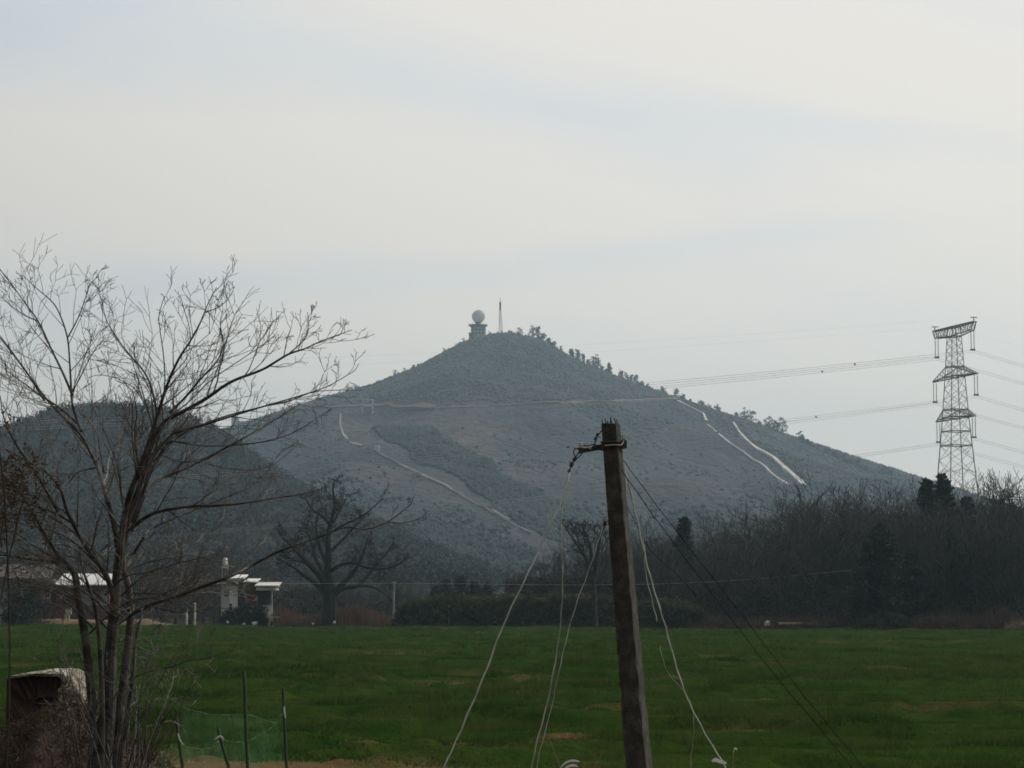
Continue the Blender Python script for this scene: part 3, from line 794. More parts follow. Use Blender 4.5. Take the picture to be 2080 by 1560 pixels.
def cross(ztopb, zbotb, tips, ztip_off=0.0, r=0.12):
    """one pair of arms: from body level ztopb / zbotb out to tips (length, z)"""
    for sgn, (L, zt_) in zip((-1, 1), tips):
        mb = MB()
        tip = np.array((PX + arm[0] * L * sgn, PY + arm[1] * L * sgn, zt_))
        h = 0.35
        tA = tip + np.array((perp[0] * h, perp[1] * h, 0)); tB = tip - np.array((perp[0] * h, perp[1] * h, 0))
        cs = (0, 1) if sgn > 0 else (3, 2)
        ends = []
        for c, t_ in zip(cs, (tA, tB)):
            a_ = corner(c, ztopb); b_ = corner(c, zbotb)
            mb.bar(a_, t_, r); mb.bar(b_, t_, r)
            for k in range(1, 5):
                f0 = (k - 1) / 5; f1 = k / 5
                mb.bar(a_ + (t_ - a_) * f1, b_ + (t_ - b_) * f0, 0.05); mb.bar(a_ + (t_ - a_) * f1, b_ + (t_ - b_) * f1, 0.05)
            ends.append((a_, b_, t_))
        for k in range(1, 6):
            f = k / 6; g = (k - 1) / 6
            for w_ in (0, 1):
                p1 = ends[0][w_] + (ends[0][2] - ends[0][w_]) * f; p2 = ends[1][w_] + (ends[1][2] - ends[1][w_]) * g
                mb.bar(p1, p2, 0.05)
        mb.bar(tA, tB, r * 1.6)
        part(mb, 'cross_arm', M['steel'], Tp)
L1 = 8.9
D_far = PD + 17 / 2 * 1.0; D_near = PD - 17 / 2
# heights read where each arm's tip stands
def tipz(px, py, sgn, L): return P(px, py, PY + arm[1] * L * sgn)[2]
zl1, zr1 = tipz(1893, 674, -1, L1), tipz(1977, 654, 1, L1)
zt1 = (zl1 + zr1) / 2
zl2 = (tipz(1893, 776, -1, 9.2) + tipz(1981, 758, 1, 9.2)) / 2
zl3 = (tipz(1902, 857, -1, 8.2) + tipz(1978, 844, 1, 8.2)) / 2
cross(pz(745), pz(765), ((9.2, zl2), (9.2, zl2)))
cross(pz(832), pz(848), ((8.0, zl3), (8.0, zl3)))
# top arm: level upper chord over the whole width, lower chord rising to the ends
mb = MB()
for s2 in (1, -1):
    for sgn in (-1, 1):
        o2 = np.array((perp[0], perp[1], 0)) * 0.9 * s2
        ctr = np.array((PX, PY, 0.0)); am = np.array((arm[0], arm[1], 0))
        topc = ctr + o2 + np.array((0, 0, zt1)); tip = ctr + am * L1 * sgn + o2 * 0.35 + np.array((0, 0, zt1 + 0.1))
        lowc = corner({(1, 1): 0, (1, -1): 1, (-1, -1): 2, (-1, 1): 3}[(sgn, s2)], zt)
        low = ctr + am * (L1 - 0.9) * sgn + o2 * 0.4 + np.array((0, 0, zt1 - 1.45))
        mb.bar(topc, tip, 0.15); mb.bar(lowc, low, 0.13); mb.bar(low, tip, 0.11)
        for k in range(7):
            f0, f1 = k / 7, (k + 1) / 7
            mb.bar(topc + (tip - topc) * f0, lowc + (low - lowc) * f1, 0.055); mb.bar(lowc + (low - lowc) * f0, topc + (tip - topc) * f1, 0.055)
        mb.bar(lowc, topc + (tip - topc) * 0.12, 0.12)
for sgn in (-1, 1):
    for k in range(8):
        f = k / 7 * (L1 - 0.2)
        p = ctr + am * f * sgn + np.array((0, 0, zt1)); wv = np.array((perp[0], perp[1], 0)) * (0.9 - 0.58 * k / 7)
        mb.bar(p + wv, p - wv, 0.06)
        if k < 7:
            p2 = ctr + am * (k + 1) / 7 * (L1 - .2) * sgn + np.array((0, 0, zt1)); mb.bar(p + wv, p2 - wv * .9, 0.05)
    e = ctr + am * (L1 - 0.4) * sgn + np.array((0, 0, zt1 + 0.1))
    mb.bar(e, e + np.array((0, 0, 0.9)), 0.12); mb.bar(e + np.array((-.7, 0, 0.9)), e + np.array((.7, 0, .9)), 0.1)
part(mb, 'top_arm', M['steel'], Tp)
# insulator strings
strings = []
for sgn, Ls in ((-1, (L1 - 1.1, 8.9, 7.7)), (1, (L1 - 1.1, 8.9, 7.7))):
    for lev, (L, z0, z1) in enumerate(zip(Ls, (zt1 - 1.4, zl2 - 0.2, zl3 - 0.2), (None,) * 3)):
        mb = MB()
        c = np.array((PX + arm[0] * L * sgn, PY + arm[1] * L * sgn, z0)); ln = 4.1
        for s in (-1, 1):
            pa = c + np.array((perp[0], perp[1], 0)) * 0.33 * s
            pts = []; rr = []
            for k in range(22):
                for dz, r_ in ((0.0, 0.05), (0.06, 0.15), (0.10, 0.05)):
                    pts.append(pa - np.array((0, 0, 0.15 + k * 0.175 + dz))); rr.append(r_)
            mb.tube(pts, rr, 6)
        mb.box(c - np.array((0, 0, ln)), (0.9, 0.5, 0.35), math.atan2(perp[1], perp[0]))
        part(mb, 'insulator_string', M['glass_ins'], Tp)
        strings.append((sgn, lev, c - np.array((0, 0, ln + 0.1))))

# conductors: four wire bundles; each phase is a thing strung over the valley
def span_pts(c, side, L, a, b, n=44, up=0.0):
    t = np.linspace(0, L, n)
    d = np.array((perp[0], perp[1])) * side
    return np.stack((c[0] + d[0] * t, c[1] + d[1] * t, c[2] - a * t + b * t * t), 1)
lvn = ('top', 'middle', 'bottom')
for sgn, lev, c in strings:
    mb = MB()
    for oy in (-0.22, 0.22):
        for oz in (-0.22, 0.22):
            off = np.array((arm[0] * oy, arm[1] * oy, oz - .2))
            mb.tube(span_pts(c + off, -1, 300, 0.136 + 0.012 * lev, 0.000196), 0.014, 4)
            mb.tube(span_pts(c + off, 1, 120, 0.238, 0.0004), 0.014, 4)
    for t in (26 + 9 * lev,):
        p = span_pts(c, -1, t, 0.136 + 0.012 * lev, 0.000196, 2)[-1]; mb.box(p - np.array((0, 0, .2)), (0.34, 0.1, 0.34), 0.5)
    o = mb.obj('power_conductor', M['cable'], loc=tuple(c))
    tag(o, 'bundled power line from the %s %s arm of the pylon' % (lvn[lev], 'far, left hand' if sgn < 0 else 'near, right hand'), 'power line', 'power lines on the pylon')
for sgn in (-1, 1):
    e = np.array((PX + arm[0] * (L1 - .2) * sgn, PY + arm[1] * (L1 - .2) * sgn, zt1 + .9))
    mb = MB(); mb.tube(span_pts(e, -1, 330, 0.11, 0.00014), 0.007, 4); mb.tube(span_pts(e, 1, 120, 0.17, 0.0004), 0.007, 4)
    o = mb.obj('earth_wire', M['cable'], loc=tuple(e))
    tag(o, 'thin earth wire from the %s end of the pylon top arm' % ('far, left' if sgn < 0 else 'near, right'), 'power line', 'earth wires on the pylon')

# ------------------------------------------------------------------ bare trees
def unit(v): return v / (np.linalg.norm(v) + 1e-9)
def grow(mb_by, r, p, d, L, rad0, lev, maxlev, up, spread, kids, minr, wob=0.16, ratio=0.62, sides=(6, 5, 4, 3, 3, 3)):
    n = 6 if lev < 2 else 4
    pts = [p]; dd = d
    for i in range(n - 1):
        dd = unit(dd + r.normal(0, wob, 3) + np.array((0, 0, up)))
        pts.append(pts[-1] + dd * L / (n - 1))
    pts = np.array(pts)
    rr = np.linspace(rad0, max(minr, rad0 * 0.42), n)
    mb_by[min(lev, len(mb_by) - 1)].tube(pts, rr, sides[min(lev, 5)])
    if lev >= maxlev: return
    nk = kids[lev]
    for k in range(nk):
        t = r.uniform(0.22, 1.0) if k > 1 else 0.98
        i = min(int(t * (n - 1)), n - 2); f = t * (n - 1) - i
        q_ = pts[i] + (pts[i + 1] - pts[i]) * f
        ax_ = unit(pts[i + 1] - pts[i])
        s = unit(np.cross(ax_, r.normal(size=3)))
        ang = r.uniform(*spread)
        nd = unit(ax_ * math.cos(ang) + s * math.sin(ang))
        grow(mb_by, r, q_, nd, L * ratio * r.uniform(0.65, 1.15), max(minr, rr[i] * 0.6), lev + 1, maxlev, up, spread, kids, minr, wob, ratio, sides)
def bare_tree(seed, h, forks=4, spread=(0.3, 0.75), kids=(5, 5, 5, 4), minr=0.018, trunk=0.4, lean=0.0, rt=None, up=0.05, ratio=0.62):
    r = np.random.default_rng(seed)
    tb = MB(); cb = MB()
    rt = rt or h * 0.016
    top = np.array((r.normal(0, 0.03) * h + lean * h, r.normal(0, .03) * h, trunk * h))
    tp = np.array([(0, 0, -0.4), top * 0.35 + r.normal(0, .01 * h, 3), top * 0.7 + r.normal(0, .01 * h, 3), top])
    tb.tube(tp, [rt * 1.25, rt, rt * .9, rt * .8], 7)
    for k in range(forks):
        a = k * 6.283 / forks + r.uniform(-.5, .5); tilt = r.uniform(0.12, 0.75)
        d = np.array((math.sin(tilt) * math.cos(a), math.sin(tilt) * math.sin(a), math.cos(tilt)))
        z = tp[2] + (tp[3] - tp[2]) * r.uniform(-.6, 1)
        grow([cb], r, z, d, h * 0.36 * r.uniform(.8, 1.15), rt * 0.6, 0, len(kids) - 1 + 0, up, spread, kids, minr, ratio=ratio)
    return tb, cb
def bare_thing(seed, h, name, label, cat, group, mtr=None, mcr=None, loc=(0, 0, 0), **kw):
    tb, cb = bare_tree(seed, h, **kw)
    o = empty(name, loc, label, cat, group)
    tb.obj('trunk', mtr or M['bark_dark'], o); cb.obj('crown', mcr or M['twig'], o)
    return o
G1 = 'bare trees of the wood right of the concrete pole'
LB = 'leafless tree in the dark wood at the far right edge of the field'
protos = [bare_thing(s, 12.0, 'bare_tree', LB, 'tree', G1, trunk=tk, forks=fk, kids=(5, 4, 4, 3), minr=0.016, rt=.30) for s, tk, fk in ((11, .35, 5), (12, .25, 6), (13, .42, 5), (14, .3, 6), (15, .38, 4), (16, .2, 7))]
PH = [max(max(v.co.z for v in c.data.vertices) for c in o.children) for o in protos]
line_px = [1030, 1080, 1140, 1200, 1300, 1380, 1450, 1520, 1600, 1680, 1760, 1830, 1880, 1950, 2000, 2040, 2100, 2200]
line_py = [1160, 1115, 1078, 1072, 1036, 1026, 1036, 1030, 994, 950, 950, 962, 972, 968, 935, 952, 962, 970]
used = set()
def edge_d(px):
    d = 240.0
    for _ in range(5): d = float(field_far((px - 1040) / F * d))
    return d
wood = []
for ip, px in enumerate(np.arange(1040, 2110, 9.0)):
    for row in range(2):
        if row == 0 and ip % 2: continue
        p_ = px + random.uniform(-7, 7)
        d = edge_d(p_) + (random.uniform(12, 45) if row else random.uniform(40, 110))
        topy = np.interp(p_, line_px, line_py)
        if row: topy += random.uniform(45, 110)
        else: topy += random.choice((-6, 0, 6, 20, 45, 60)) + random.uniform(-4, 10)
        if 1230 < p_ < 1300 and row == 0: topy += 15
        h = P(p_, topy, d)[2] + 0.3
        wood.append((p_, d, h))
for i, (p_, d, h) in enumerate(wood):
    k = random.randrange(len(protos))
    x = (p_ - 1040) / F * d
    s = h / (PH[k] * 0.97)
    sc = (s * random.uniform(.85, 1.15), s * random.uniform(.85, 1.15), s)
    left = p_ < 1245
    zn = ['left of the forked tree', 'just left of the concrete pole', 'just right of the concrete pole', 'under the two black cables', 'below the foot of the stone paths', 'left of the largest evergreen', 'above the largest evergreen', 'around the two conifers', 'below the pylon', 'at the right edge of the picture'][int(np.searchsorted([1130, 1245, 1340, 1450, 1590, 1700, 1830, 1925, 2010], p_))]
    lb = '%s leafless tree of the dark wood, %s' % ('shorter front row' if i % 2 else 'tall back row', zn)
    gp = 'bare trees of the wood left of the concrete pole' if left else G1
    if k not in used:
        used.add(k); o = protos[k]; o.location = (x, d, -0.3); o.scale = sc; o.rotation_euler = (0, 0, random.uniform(0, 6.28)); o['label'] = lb
    else:
        o = copy_thing(protos[k], (x, d, -0.3), random.uniform(0, 6.28), sc, lb)
    o['group'] = gp
# trees behind the houses
def tree_row(spots, label, group, seeds):
    for (px, py, d) in spots:
        h = P(px, py, d)[2] + 0.3; k = random.choice(seeds); s = h / PH[k]
        o = copy_thing(protos[k], ((px - 1040) / F * d, d, -0.3), random.uniform(0, 6.28), (s, s, s), label(px) if callable(label) else label); o['group'] = group
tree_row([(x_ + random.uniform(-8, 8), 1120 + random.uniform(-25, 25), random.uniform(285, 330)) for x_ in range(0, 560, 26)],
         lambda p: 'leafless tree rising %s' % ('behind the grey shed', 'behind the brick house', 'between the brick house and the white house', 'behind the white house')[int(np.searchsorted([95, 230, 430], p))], 'bare trees behind the village houses', [0, 2, 4, 5])
tree_row([(x_ + random.uniform(-8, 8), 1165 + random.uniform(-15, 20), random.uniform(290, 340)) for x_ in range(560, 850, 26)],
         'low leafless tree behind the big spreading tree', 'low trees behind the big spreading tree', [1, 5])

# traced limbs helper
def smooth_line(pts, n=3):
    pts = np.asarray(pts, float)
    for _ in range(n - 1):
        a = pts[:-1] * .75 + pts[1:] * .25; b = pts[:-1] * .25 + pts[1:] * .75
        m_ = np.empty((2 * len(a), pts.shape[1])); m_[0::2] = a; m_[1::2] = b
        pts = np.concatenate((pts[:1], m_, pts[-1:]))
    return pts
def limb(tb, twb, r, pxs, d0, d1, r0, r1, twigs, twl, maxlev, kids, minr, up=0.05, start=0.25, spread=(.45, 1.0), sides=8, ratio=.6, wob=.2):
    n = len(pxs)
    ds = np.linspace(d0, d1, n) + np.concatenate(([0], r.normal(0, abs(d1 - d0) * 0.08 + .02, n - 1)))
    w = np.array([P(a, b, dd) for (a, b), dd in zip(pxs, ds)])
    w = smooth_line(w)
    L = np.concatenate(([0], np.cumsum(np.linalg.norm(np.diff(w, axis=0), axis=1)))); L /= L[-1]
    rr = r0 + (r1 - r0) * L ** 0.85
    tb.tube(w, rr, sides)
    for k in range(twigs):
        t = start + (1 - start) * (k + r.uniform(0.1, .9)) / twigs
        i = min(np.searchsorted(L, t) - 1, len(w) - 2); i = max(i, 0)
        f = (t - L[i]) / (L[i + 1] - L[i] + 1e-9)
        p = w[i] + (w[i + 1] - w[i]) * f; ax_ = unit(w[i + 1] - w[i])
        s = unit(np.cross(ax_, r.normal(size=3) * np.array((.5, 1.0, .5)))) ; ang = r.uniform(*spread)
        nd = unit(ax_ * math.cos(ang) + s * math.sin(ang) + np.array((0, 0, 0.15)))
        ll = twl * r.uniform(.5, 1.25) * (1.18 - 0.92 * t)
        grow([twb], r, p, nd, ll, max(minr, min(rr[i] * .5, twl * 0.014)), 0, maxlev, up, spread, kids, minr, wob, ratio, sides=(5, 4, 3, 3, 3, 3))

# the big spreading tree left of centre
r = np.random.default_rng(5)
d_ = 254.0
ob = P(668, 1271, d_); ob[2] = -0.3
To = empty('spreading_tree', tuple(ob), 'big leafless spreading tree with thick trunk beside the white house', 'tree')
tb, cb = MB(), MB()
def c6(*pts): return [(540 + a * .3365, 960 + b * .3365) for a, b in pts]
tb.tube(smooth_line([P(669, 1285, d_), P(669, 1265, d_), P(671, 1235, d_), P(669, 1200, d_), P(665, 1170, d_)]), np.linspace(1.0, 0.62, 23)[:len(smooth_line(np.zeros((5, 3))))], 10)
kk = dict(maxlev=2, kids=(5, 5, 5), minr=0.019, up=0.04)
for pts, r0, dd, tw in ((((380, 720), (372, 620), (382, 500), (370, 380), (400, 280), (420, 180), (400, 90), (420, 40)), .55, 0, 16), (((360, 700), (330, 620), (270, 560), (180, 470), (110, 400), (60, 330)), .42, -3, 13),
                    (((350, 720), (290, 660), (230, 620), (140, 550), (60, 520)), .36, 2, 10), (((400, 740), (440, 690), (500, 640), (560, 560), (600, 460), (620, 380)), .40, -2, 12),
                    (((410, 730), (470, 690), (560, 690), (640, 590), (700, 520), (760, 440)), .36, 3, 12), (((520, 690), (600, 680), (680, 700), (740, 760), (800, 790)), .2, 3, 6),
                    (((385, 600), (440, 560), (520, 535), (620, 580), (760, 580), (850, 520)), .26, -3, 11), (((365, 640), (300, 520), (280, 430), (240, 330)), .3, 3, 10),
                    (((400, 330), (340, 260), (270, 220), (240, 150)), .2, -2, 8), (((372, 560), (330, 470), (310, 380), (300, 290), (330, 210)), .26, 1, 10), (((410, 300), (450, 220), (480, 160)), .16, 2, 6),
                    (((385, 480), (470, 400), (540, 320), (600, 260)), .2, 1, 9), (((330, 640), (240, 540), (160, 530), (100, 480)), .2, -1, 7)):
    limb(tb, cb, r, c6(*pts), d_, d_ + dd, r0, 0.06, tw, 2.6, start=.3, **kk)
M['bark_black'] = mat('bark_black', (0.014, 0.013, 0.011), (0.03, 0.027, 0.023), 1.5, rough=.9)
part(tb, 'trunk', M['bark_black'], To); part(cb, 'twigs', M['bark_black'], To)

# bare tree just left of the pole top
tpb = P(1208, 1240, 225); tpb[2] = -.3
Tq = empty('forked_tree', tuple(tpb), 'leafless tree with upright forked limbs directly left of the concrete pole', 'tree')
tb, cb = MB(), MB(); r = np.random.default_rng(9)
for pts in (((1210, 1290), (1208, 1200), (1200, 1140), (1180, 1110), (1160, 1060)), ((1206, 1180), (1190, 1130), (1165, 1095), (1142, 1062)), ((1208, 1170), (1214, 1120), (1222, 1080), (1232, 1062)), ((1204, 1150), (1198, 1100), (1180, 1065))):
    limb(tb, cb, r, pts, 225, 225 + r.uniform(-2, 2), .28, .05, 10, 2.0, maxlev=2, kids=(5, 4, 3), minr=.024, up=.07)
part(tb, 'trunk', M['bark_dark'], Tq); part(cb, 'twigs', M['twig'], Tq)

# ------------------------------------------------------------------ evergreens and bushes
def conifer_meshes(seed, h, w, n, leaf, layers=True):
    r = np.random.default_rng(seed); tb = MB(); cb = MB()
    tb.tube([(0, 0, -.4), (0, 0, h * .5), (0, 0, h * .96)], [h * .018, h * .012, .03], 6)
    cs, rs = [], []
    tiers = int(h * 2.0)
    for i in range(tiers):
        t = .06 + .93 * i / (tiers - 1)
        for b_ in range(8):
            a = r.uniform(0, 6.283); L_ = w * (1.03 - t) ** .75 * r.uniform(.55, 1.12) + .15
            m_ = max(2, int(L_ / .38)); e = np.array((math.cos(a) * L_, math.sin(a) * L_, h * t + L_ * r.uniform(-.25, .35)))
            tb.tube([(0, 0, h * t), e], [.05 * (1.1 - t) + .01, .012], 3)
            for k in range(m_):
                f = (k + .8) / m_; cs.append(tuple(np.array((0, 0, h * t)) * (1 - f) + e * f + r.normal(0, .06, 3))); rs.append(.20 + .16 * (1 - f) + .12 * (1 - t))
    leafcloud(cb, np.array(cs), np.array(rs), 16, leaf, .55)
    return tb, cb
def bush_mesh(seed, w, h, n, leaf, tw=True):
    r = np.random.default_rng(seed); cb = MB(); sb = MB()
    cs, rs = [], []
    for i in range(n):
        a = r.uniform(0, 6.283); t = r.uniform(.05, .95); ww = w * math.sqrt(max(0.05, 1 - t ** 2.2)) * r.random() ** .5
        cs.append((math.cos(a) * ww, math.sin(a) * ww, h * t)); rs.append(r.uniform(.16, .34) * h)
    leafcloud(cb, np.array(cs), np.array(rs), 60, leaf, .8)
    for i in range(14):
        a = r.uniform(0, 6.283); e = np.array((math.cos(a) * w * .8, math.sin(a) * w * .8, h * r.uniform(.5, 1.08)))
        sb.tube([(0, 0, -.2), e * .5 + r.normal(0, .1, 3), e], [.06, .04, .015], 4)
    return sb, cb
def plant(sb, cb, name, mats_, loc, label, cat, group=None, names=('trunk', 'crown'), rz=0):
    o = empty(name, loc, label, cat, group); o.rotation_euler = (0, 0, rz)
    sb.obj(names[0], mats_[0], o); cb.obj(names[1], mats_[1], o); return o
def at_px(px, d, z=-0.3): return ((px - 1040) / F * d, d, z)
def hgt(px, py, d): return P(px, py, d)[2] + .3
# big dark evergreen and its neighbours
for (px, top, d, w, lab, sd_) in ((1783, 1070, 216.5, 4.2, 'largest dark evergreen tree standing in front of the bare wood', 21), (1898 - 14, 978, 250, 3.8, 'dark conifer with round tip, left one of the two left of the pylon', 22),
                                (1917, 968, 255, 3.6, 'open branched conifer directly left of the pylon legs', 23), (1925, 1085, 225, 3.2, 'dark evergreen below the two conifers', 24), (1848, 1130, 222, 2.6, 'low dark evergreen right of the largest evergreen', 25),
                                (1388, 1056, 262, 2.4, 'dark conifer top rising from the wood under the black cables', 26), (1965, 1015, 250, 2.2, 'dark evergreen under the pylon', 27)):
    h = hgt(px, top, d)
    tb, cb = conifer_meshes(sd_, h, w, int(170 * (w / 3)), .16)
    plant(tb, cb, 'evergreen_tree', (M['bark_dark'], M['evergreen']), at_px(px, d), lab, 'tree')
for i, (px, top, d, w) in enumerate(((905, 1182, 330, 2.4), (938, 1176, 335, 2.6), (965, 1186, 325, 2.2), (990, 1192, 330, 2.0), (885, 1196, 322, 2.0))):
    h = hgt(px, top, d); tb, cb = conifer_meshes(40 + i, h, w, 90, .2)
    plant(tb, cb, 'small_evergreen', (M['bark_dark'], M['evergreen']), at_px(px, d), 'small dark evergreen behind the hedge, in the gap below the mountain', 'tree', 'small evergreens behind the hedge')
# round dark shrub far left
sb, cb = bush_mesh(61, 2.4, 4.6, 90, .13)
plant(sb, cb, 'round_shrub', (M['bark_dark'], M['evergreen']), at_px(53, 258), 'round dark evergreen shrub in front of the brick house', 'shrub', None, ('stem', 'foliage'))
# hedge row
hedges = []
for i in range(3):
    sb, cb = bush_mesh(70 + i, 2.0, 3.0, 80, .12); hedges.append(plant(sb, cb, 'hedge_bush', (M['bark_dark'], M['hedge']), (0, 0, 0), 'x', 'bush', None, ('stem', 'foliage')))
first = set()
def hedge_at(px, top, d, label, group, wide=1.0):
    k = random.randrange(3); s = hgt(px, top, d) / 3.1
    args = (at_px(px, d), random.uniform(0, 6.28))
    if k not in first:
        first.add(k); o = hedges[k]; o.location = args[0]; o.rotation_euler = (0, 0, args[1]); o['label'] = label; o.scale = (s * wide, s * wide, s)
    else: o = copy_thing(hedges[k], args[0], args[1], (s * wide, s * wide, s), label)
    o['group'] = group
for px in np.arange(838, 1250, 19):
    hedge_at(px, np.interp(px, [838, 900, 1150, 1250], [1226, 1218, 1212, 1216]) + random.uniform(-5, 5), edge_d(px) + 3.0, 'olive green bush of the dark hedge row, %s' % ('at its left end', 'below the small evergreens', 'below the tiny distant house', 'behind the longest slack wire', 'between the hanging wires and the concrete pole')[int(np.searchsorted([870, 985, 1040, 1125], px))], 'bushes of the hedge left of the concrete pole')
for px in (1302, 1322, 1345, 1368, 1388, 1408):
    hedge_at(px, 1217 + abs(px - 1345) * .22, edge_d(px) + 3.0, 'olive green bush at the far field edge right of the concrete pole', 'bushes right of the concrete pole')
for px in (1732, 1760, 1790, 1815):
    hedge_at(px, 1240 + abs(px - 1780) * .2, edge_d(px) + 2.5, 'tangled bush at the foot of the largest evergreen', 'bushes below the largest evergreen')

# wild thicket under the wood
mb = MB(); n = 5200
px = rng.uniform(1255, 2120, n); dd = np.array([edge_d(p) for p in np.linspace(1000, 2150, 60)])
d = np.interp(px, np.linspace(1000, 2150, 60), dd) + rng.uniform(8, 70, n)
hh = rng.random(n) ** 1.3 * (3.0 + 3.5 * (d - 205) / 80)
leafcloud(mb, np.stack(((px - 1040) / F * d, d, hh), 1), rng.uniform(.5, 1.1, n), 30, .085)
px = rng.uniform(1030, 1260, 900); d = np.interp(px, np.linspace(1000, 2150, 60), dd) + rng.uniform(10, 50, 900)
leafcloud(mb, np.stack(((px - 1040) / F * d, d, rng.random(900) * 5.0), 1), rng.uniform(.5, 1.0, 900), 30, .085)
o = mb.obj('wood_thicket', mat('thicket', (0.018, 0.017, 0.012), (0.036, 0.030, 0.022), .15, rough=.95)); tag(o, 'dark tangled undergrowth filling the wood beyond the field', 'undergrowth', kind='stuff')
mb = MB(); n = 2600
px = rng.uniform(-40, 880, n); d = rng.uniform(292, 350, n)
leafcloud(mb, np.stack(((px - 1040) / F * d, d, rng.random(n) * (2.2 + 2.6 * vn(px * .02, d * 0))), 1), rng.uniform(.5, 1.1, n), 26, .11)
o = mb.obj('village_thicket', mat('thicket_b', (0.028, 0.030, 0.022), (0.050, 0.048, 0.036), .15, rough=.95)); tag(o, 'dark scrub behind the village houses and the spreading tree', 'undergrowth', kind='stuff')
# reddish dry brush along the foot of the wood
mb = MB(); n = 9000
px = rng.uniform(1400, 2120, n); d = np.interp(px, np.linspace(1000, 2150, 60), dd) + rng.uniform(0.5, 9, n)
x = (px - 1040) / F * d
hmx = 0.5 + 1.6 * fbm(x * .25, d * .1, 3) ** 1.5 * 1.6
a = np.stack((x, d, rng.uniform(-.3, .2, n)), 1); ln = rng.normal(0, .5, (n, 3)); ln[:, 2] = hmx * rng.uniform(.4, 1, n)
for i in range(n): mb.tube(np.array((a[i], a[i] + ln[i] * .55 + rng.normal(0, .06, 3), a[i] + ln[i])), (.03, .022, .01), 3)
o = mb.obj('dry_brush', M['redbrush']); tag(o, 'reddish dry brush along the foot of the right hand wood', 'brush', kind='stuff')
mb = MB(); n = 5200
px = rng.uniform(560, 850, n); d = 256 + rng.uniform(0, 30, n) - (px - 560) * .02
x = (px - 1040) / F * d
for i in range(n):
    h_ = rng.uniform(.7, 1.6) * (1 + .5 * math.sin(x[i] * .6)); mb.tube(np.array(((x[i], d[i], -.4), (x[i] + rng.normal(0, .1), d[i], h_ * .6), (x[i] + rng.normal(0, .3), d[i] + rng.normal(0, .2), h_))), (.035, .03, .012), 3)
o = mb.obj('dry_reeds', M['reed']); tag(o, 'russet dry reeds around the foot of the big spreading tree', 'reeds', kind='stuff')
# pale heaps of dead vines in the brush
def vine_heap(px, py, w, h, d, label, m):
    c = np.array(at_px(px, d, 0.0)); mb = MB(); r_ = np.random.default_rng(int(px))
    for i in range(260):
        a0 = r_.uniform(0, 6.283); rr_ = r_.random() ** .5; b = c + np.array((math.cos(a0) * w * rr_, math.sin(a0) * w * .6 * rr_, -.3)); e = c + np.array((math.cos(a0) * w * rr_ * .8 + r_.normal(0, .3), r_.normal(0, .4), h * (1 - .6 * rr_) * r_.uniform(.6, 1.05)))
        e2 = e + np.array((r_.normal(0, .5), r_.normal(0, .3), -r_.uniform(.1, .5) * h))
        mb.tube(smooth_line([b, e, e2], 2), np.array([.03, .028, .024, .02, .018, .012]), 3)
    o = mb.obj('vine_heap', m, loc=tuple(c)); tag(o, label, 'vines', 'heaps of dead vines at the wood edge')
vine_heap(1775, 1245, 2.6, 1.9, edge_d(1775) + 1.5, 'pale tangle of dead vines below the largest evergreen', M['drybrush'])
vine_heap(1925, 1260, 2.3, 1.5, edge_d(1925) + 1.5, 'brown arching heap of dead vines below the pylon', M['drybrush'])
vine_heap(2068, 1262, 1.6, 1.4, edge_d(2068) + 1.0, 'palest heap of dead vines at the right end of the wood edge', M['straw'])
vine_heap(2030, 1225, 2.0, 3.0, edge_d(2030) + 4, 'tall brown vine tangle behind the palest heap', M['drybrush'])
# felled log
c = np.array(at_px(1620, edge_d(1620) + 1, .55))
mb = MB(); mb.tube([c + (-1.9, 0, .03), c + (-.6, .1, .0), c + (1.7, 0, .06)], [.12, .14, .09], 8)
o = mb.obj('felled_log', M['straw'], loc=tuple(c)); tag(o, 'long pale felled log lying before the brush of the right hand wood', 'log')
mb = MB(); c2 = np.array(at_px(1655, 240, hgt(1655, 1190, 240) - .3)); mb.tube([c2 + (-.6, 0, -.05), c2, c2 + (.55, 0, .08)], [.045, .05, .03], 6)
o = mb.obj('broken_branch', M['straw'], loc=tuple(c2)); tag(o, 'short pale broken branch caught in the trees above the felled log', 'branch')
c3 = np.array(at_px(1555, edge_d(1555) + 1, 0.55)); mb = MB(); mb.box(c3, (.45, .4, .3), .4, .05); mb.box(c3 + (.1, 0, .2), (.25, .25, .2), .1, .05)
o = mb.obj('white_sack', M['plastic'], loc=tuple(c3)); tag(o, 'small white sack lying left of the felled log', 'sack')

# soil bank at the far left field edge
mb = MB(); xs_ = np.linspace(-62, -35.5, 60); n2 = 7
v = []
for x_ in xs_:
    y0 = float(field_far(x_)) - 2
    hb = 0.62 * (0.75 + .5 * float(vn(x_ * .4, 2))) * np.clip((-35.8 - x_) / 4, 0.1, 1)
    for k in range(n2):
        t = k / (n2 - 1); v.append((x_, y0 + 5 * t, -.4 + (hb + .4) * math.sin(math.pi * min(1, t * 1.0)) + .06 * random.random()))
i = np.arange(len(xs_) - 1)[:, None]; j = np.arange(n2 - 1)[None, :]
q = np.stack((i * n2 + j, i * n2 + j + 1, (i + 1) * n2 + j + 1, (i + 1) * n2 + j), -1).reshape(-1, 4)
mb.add(v, q=q); o = mb.obj('soil_bank', M['soil_pale'], smooth=True); tag(o, kind='structure')

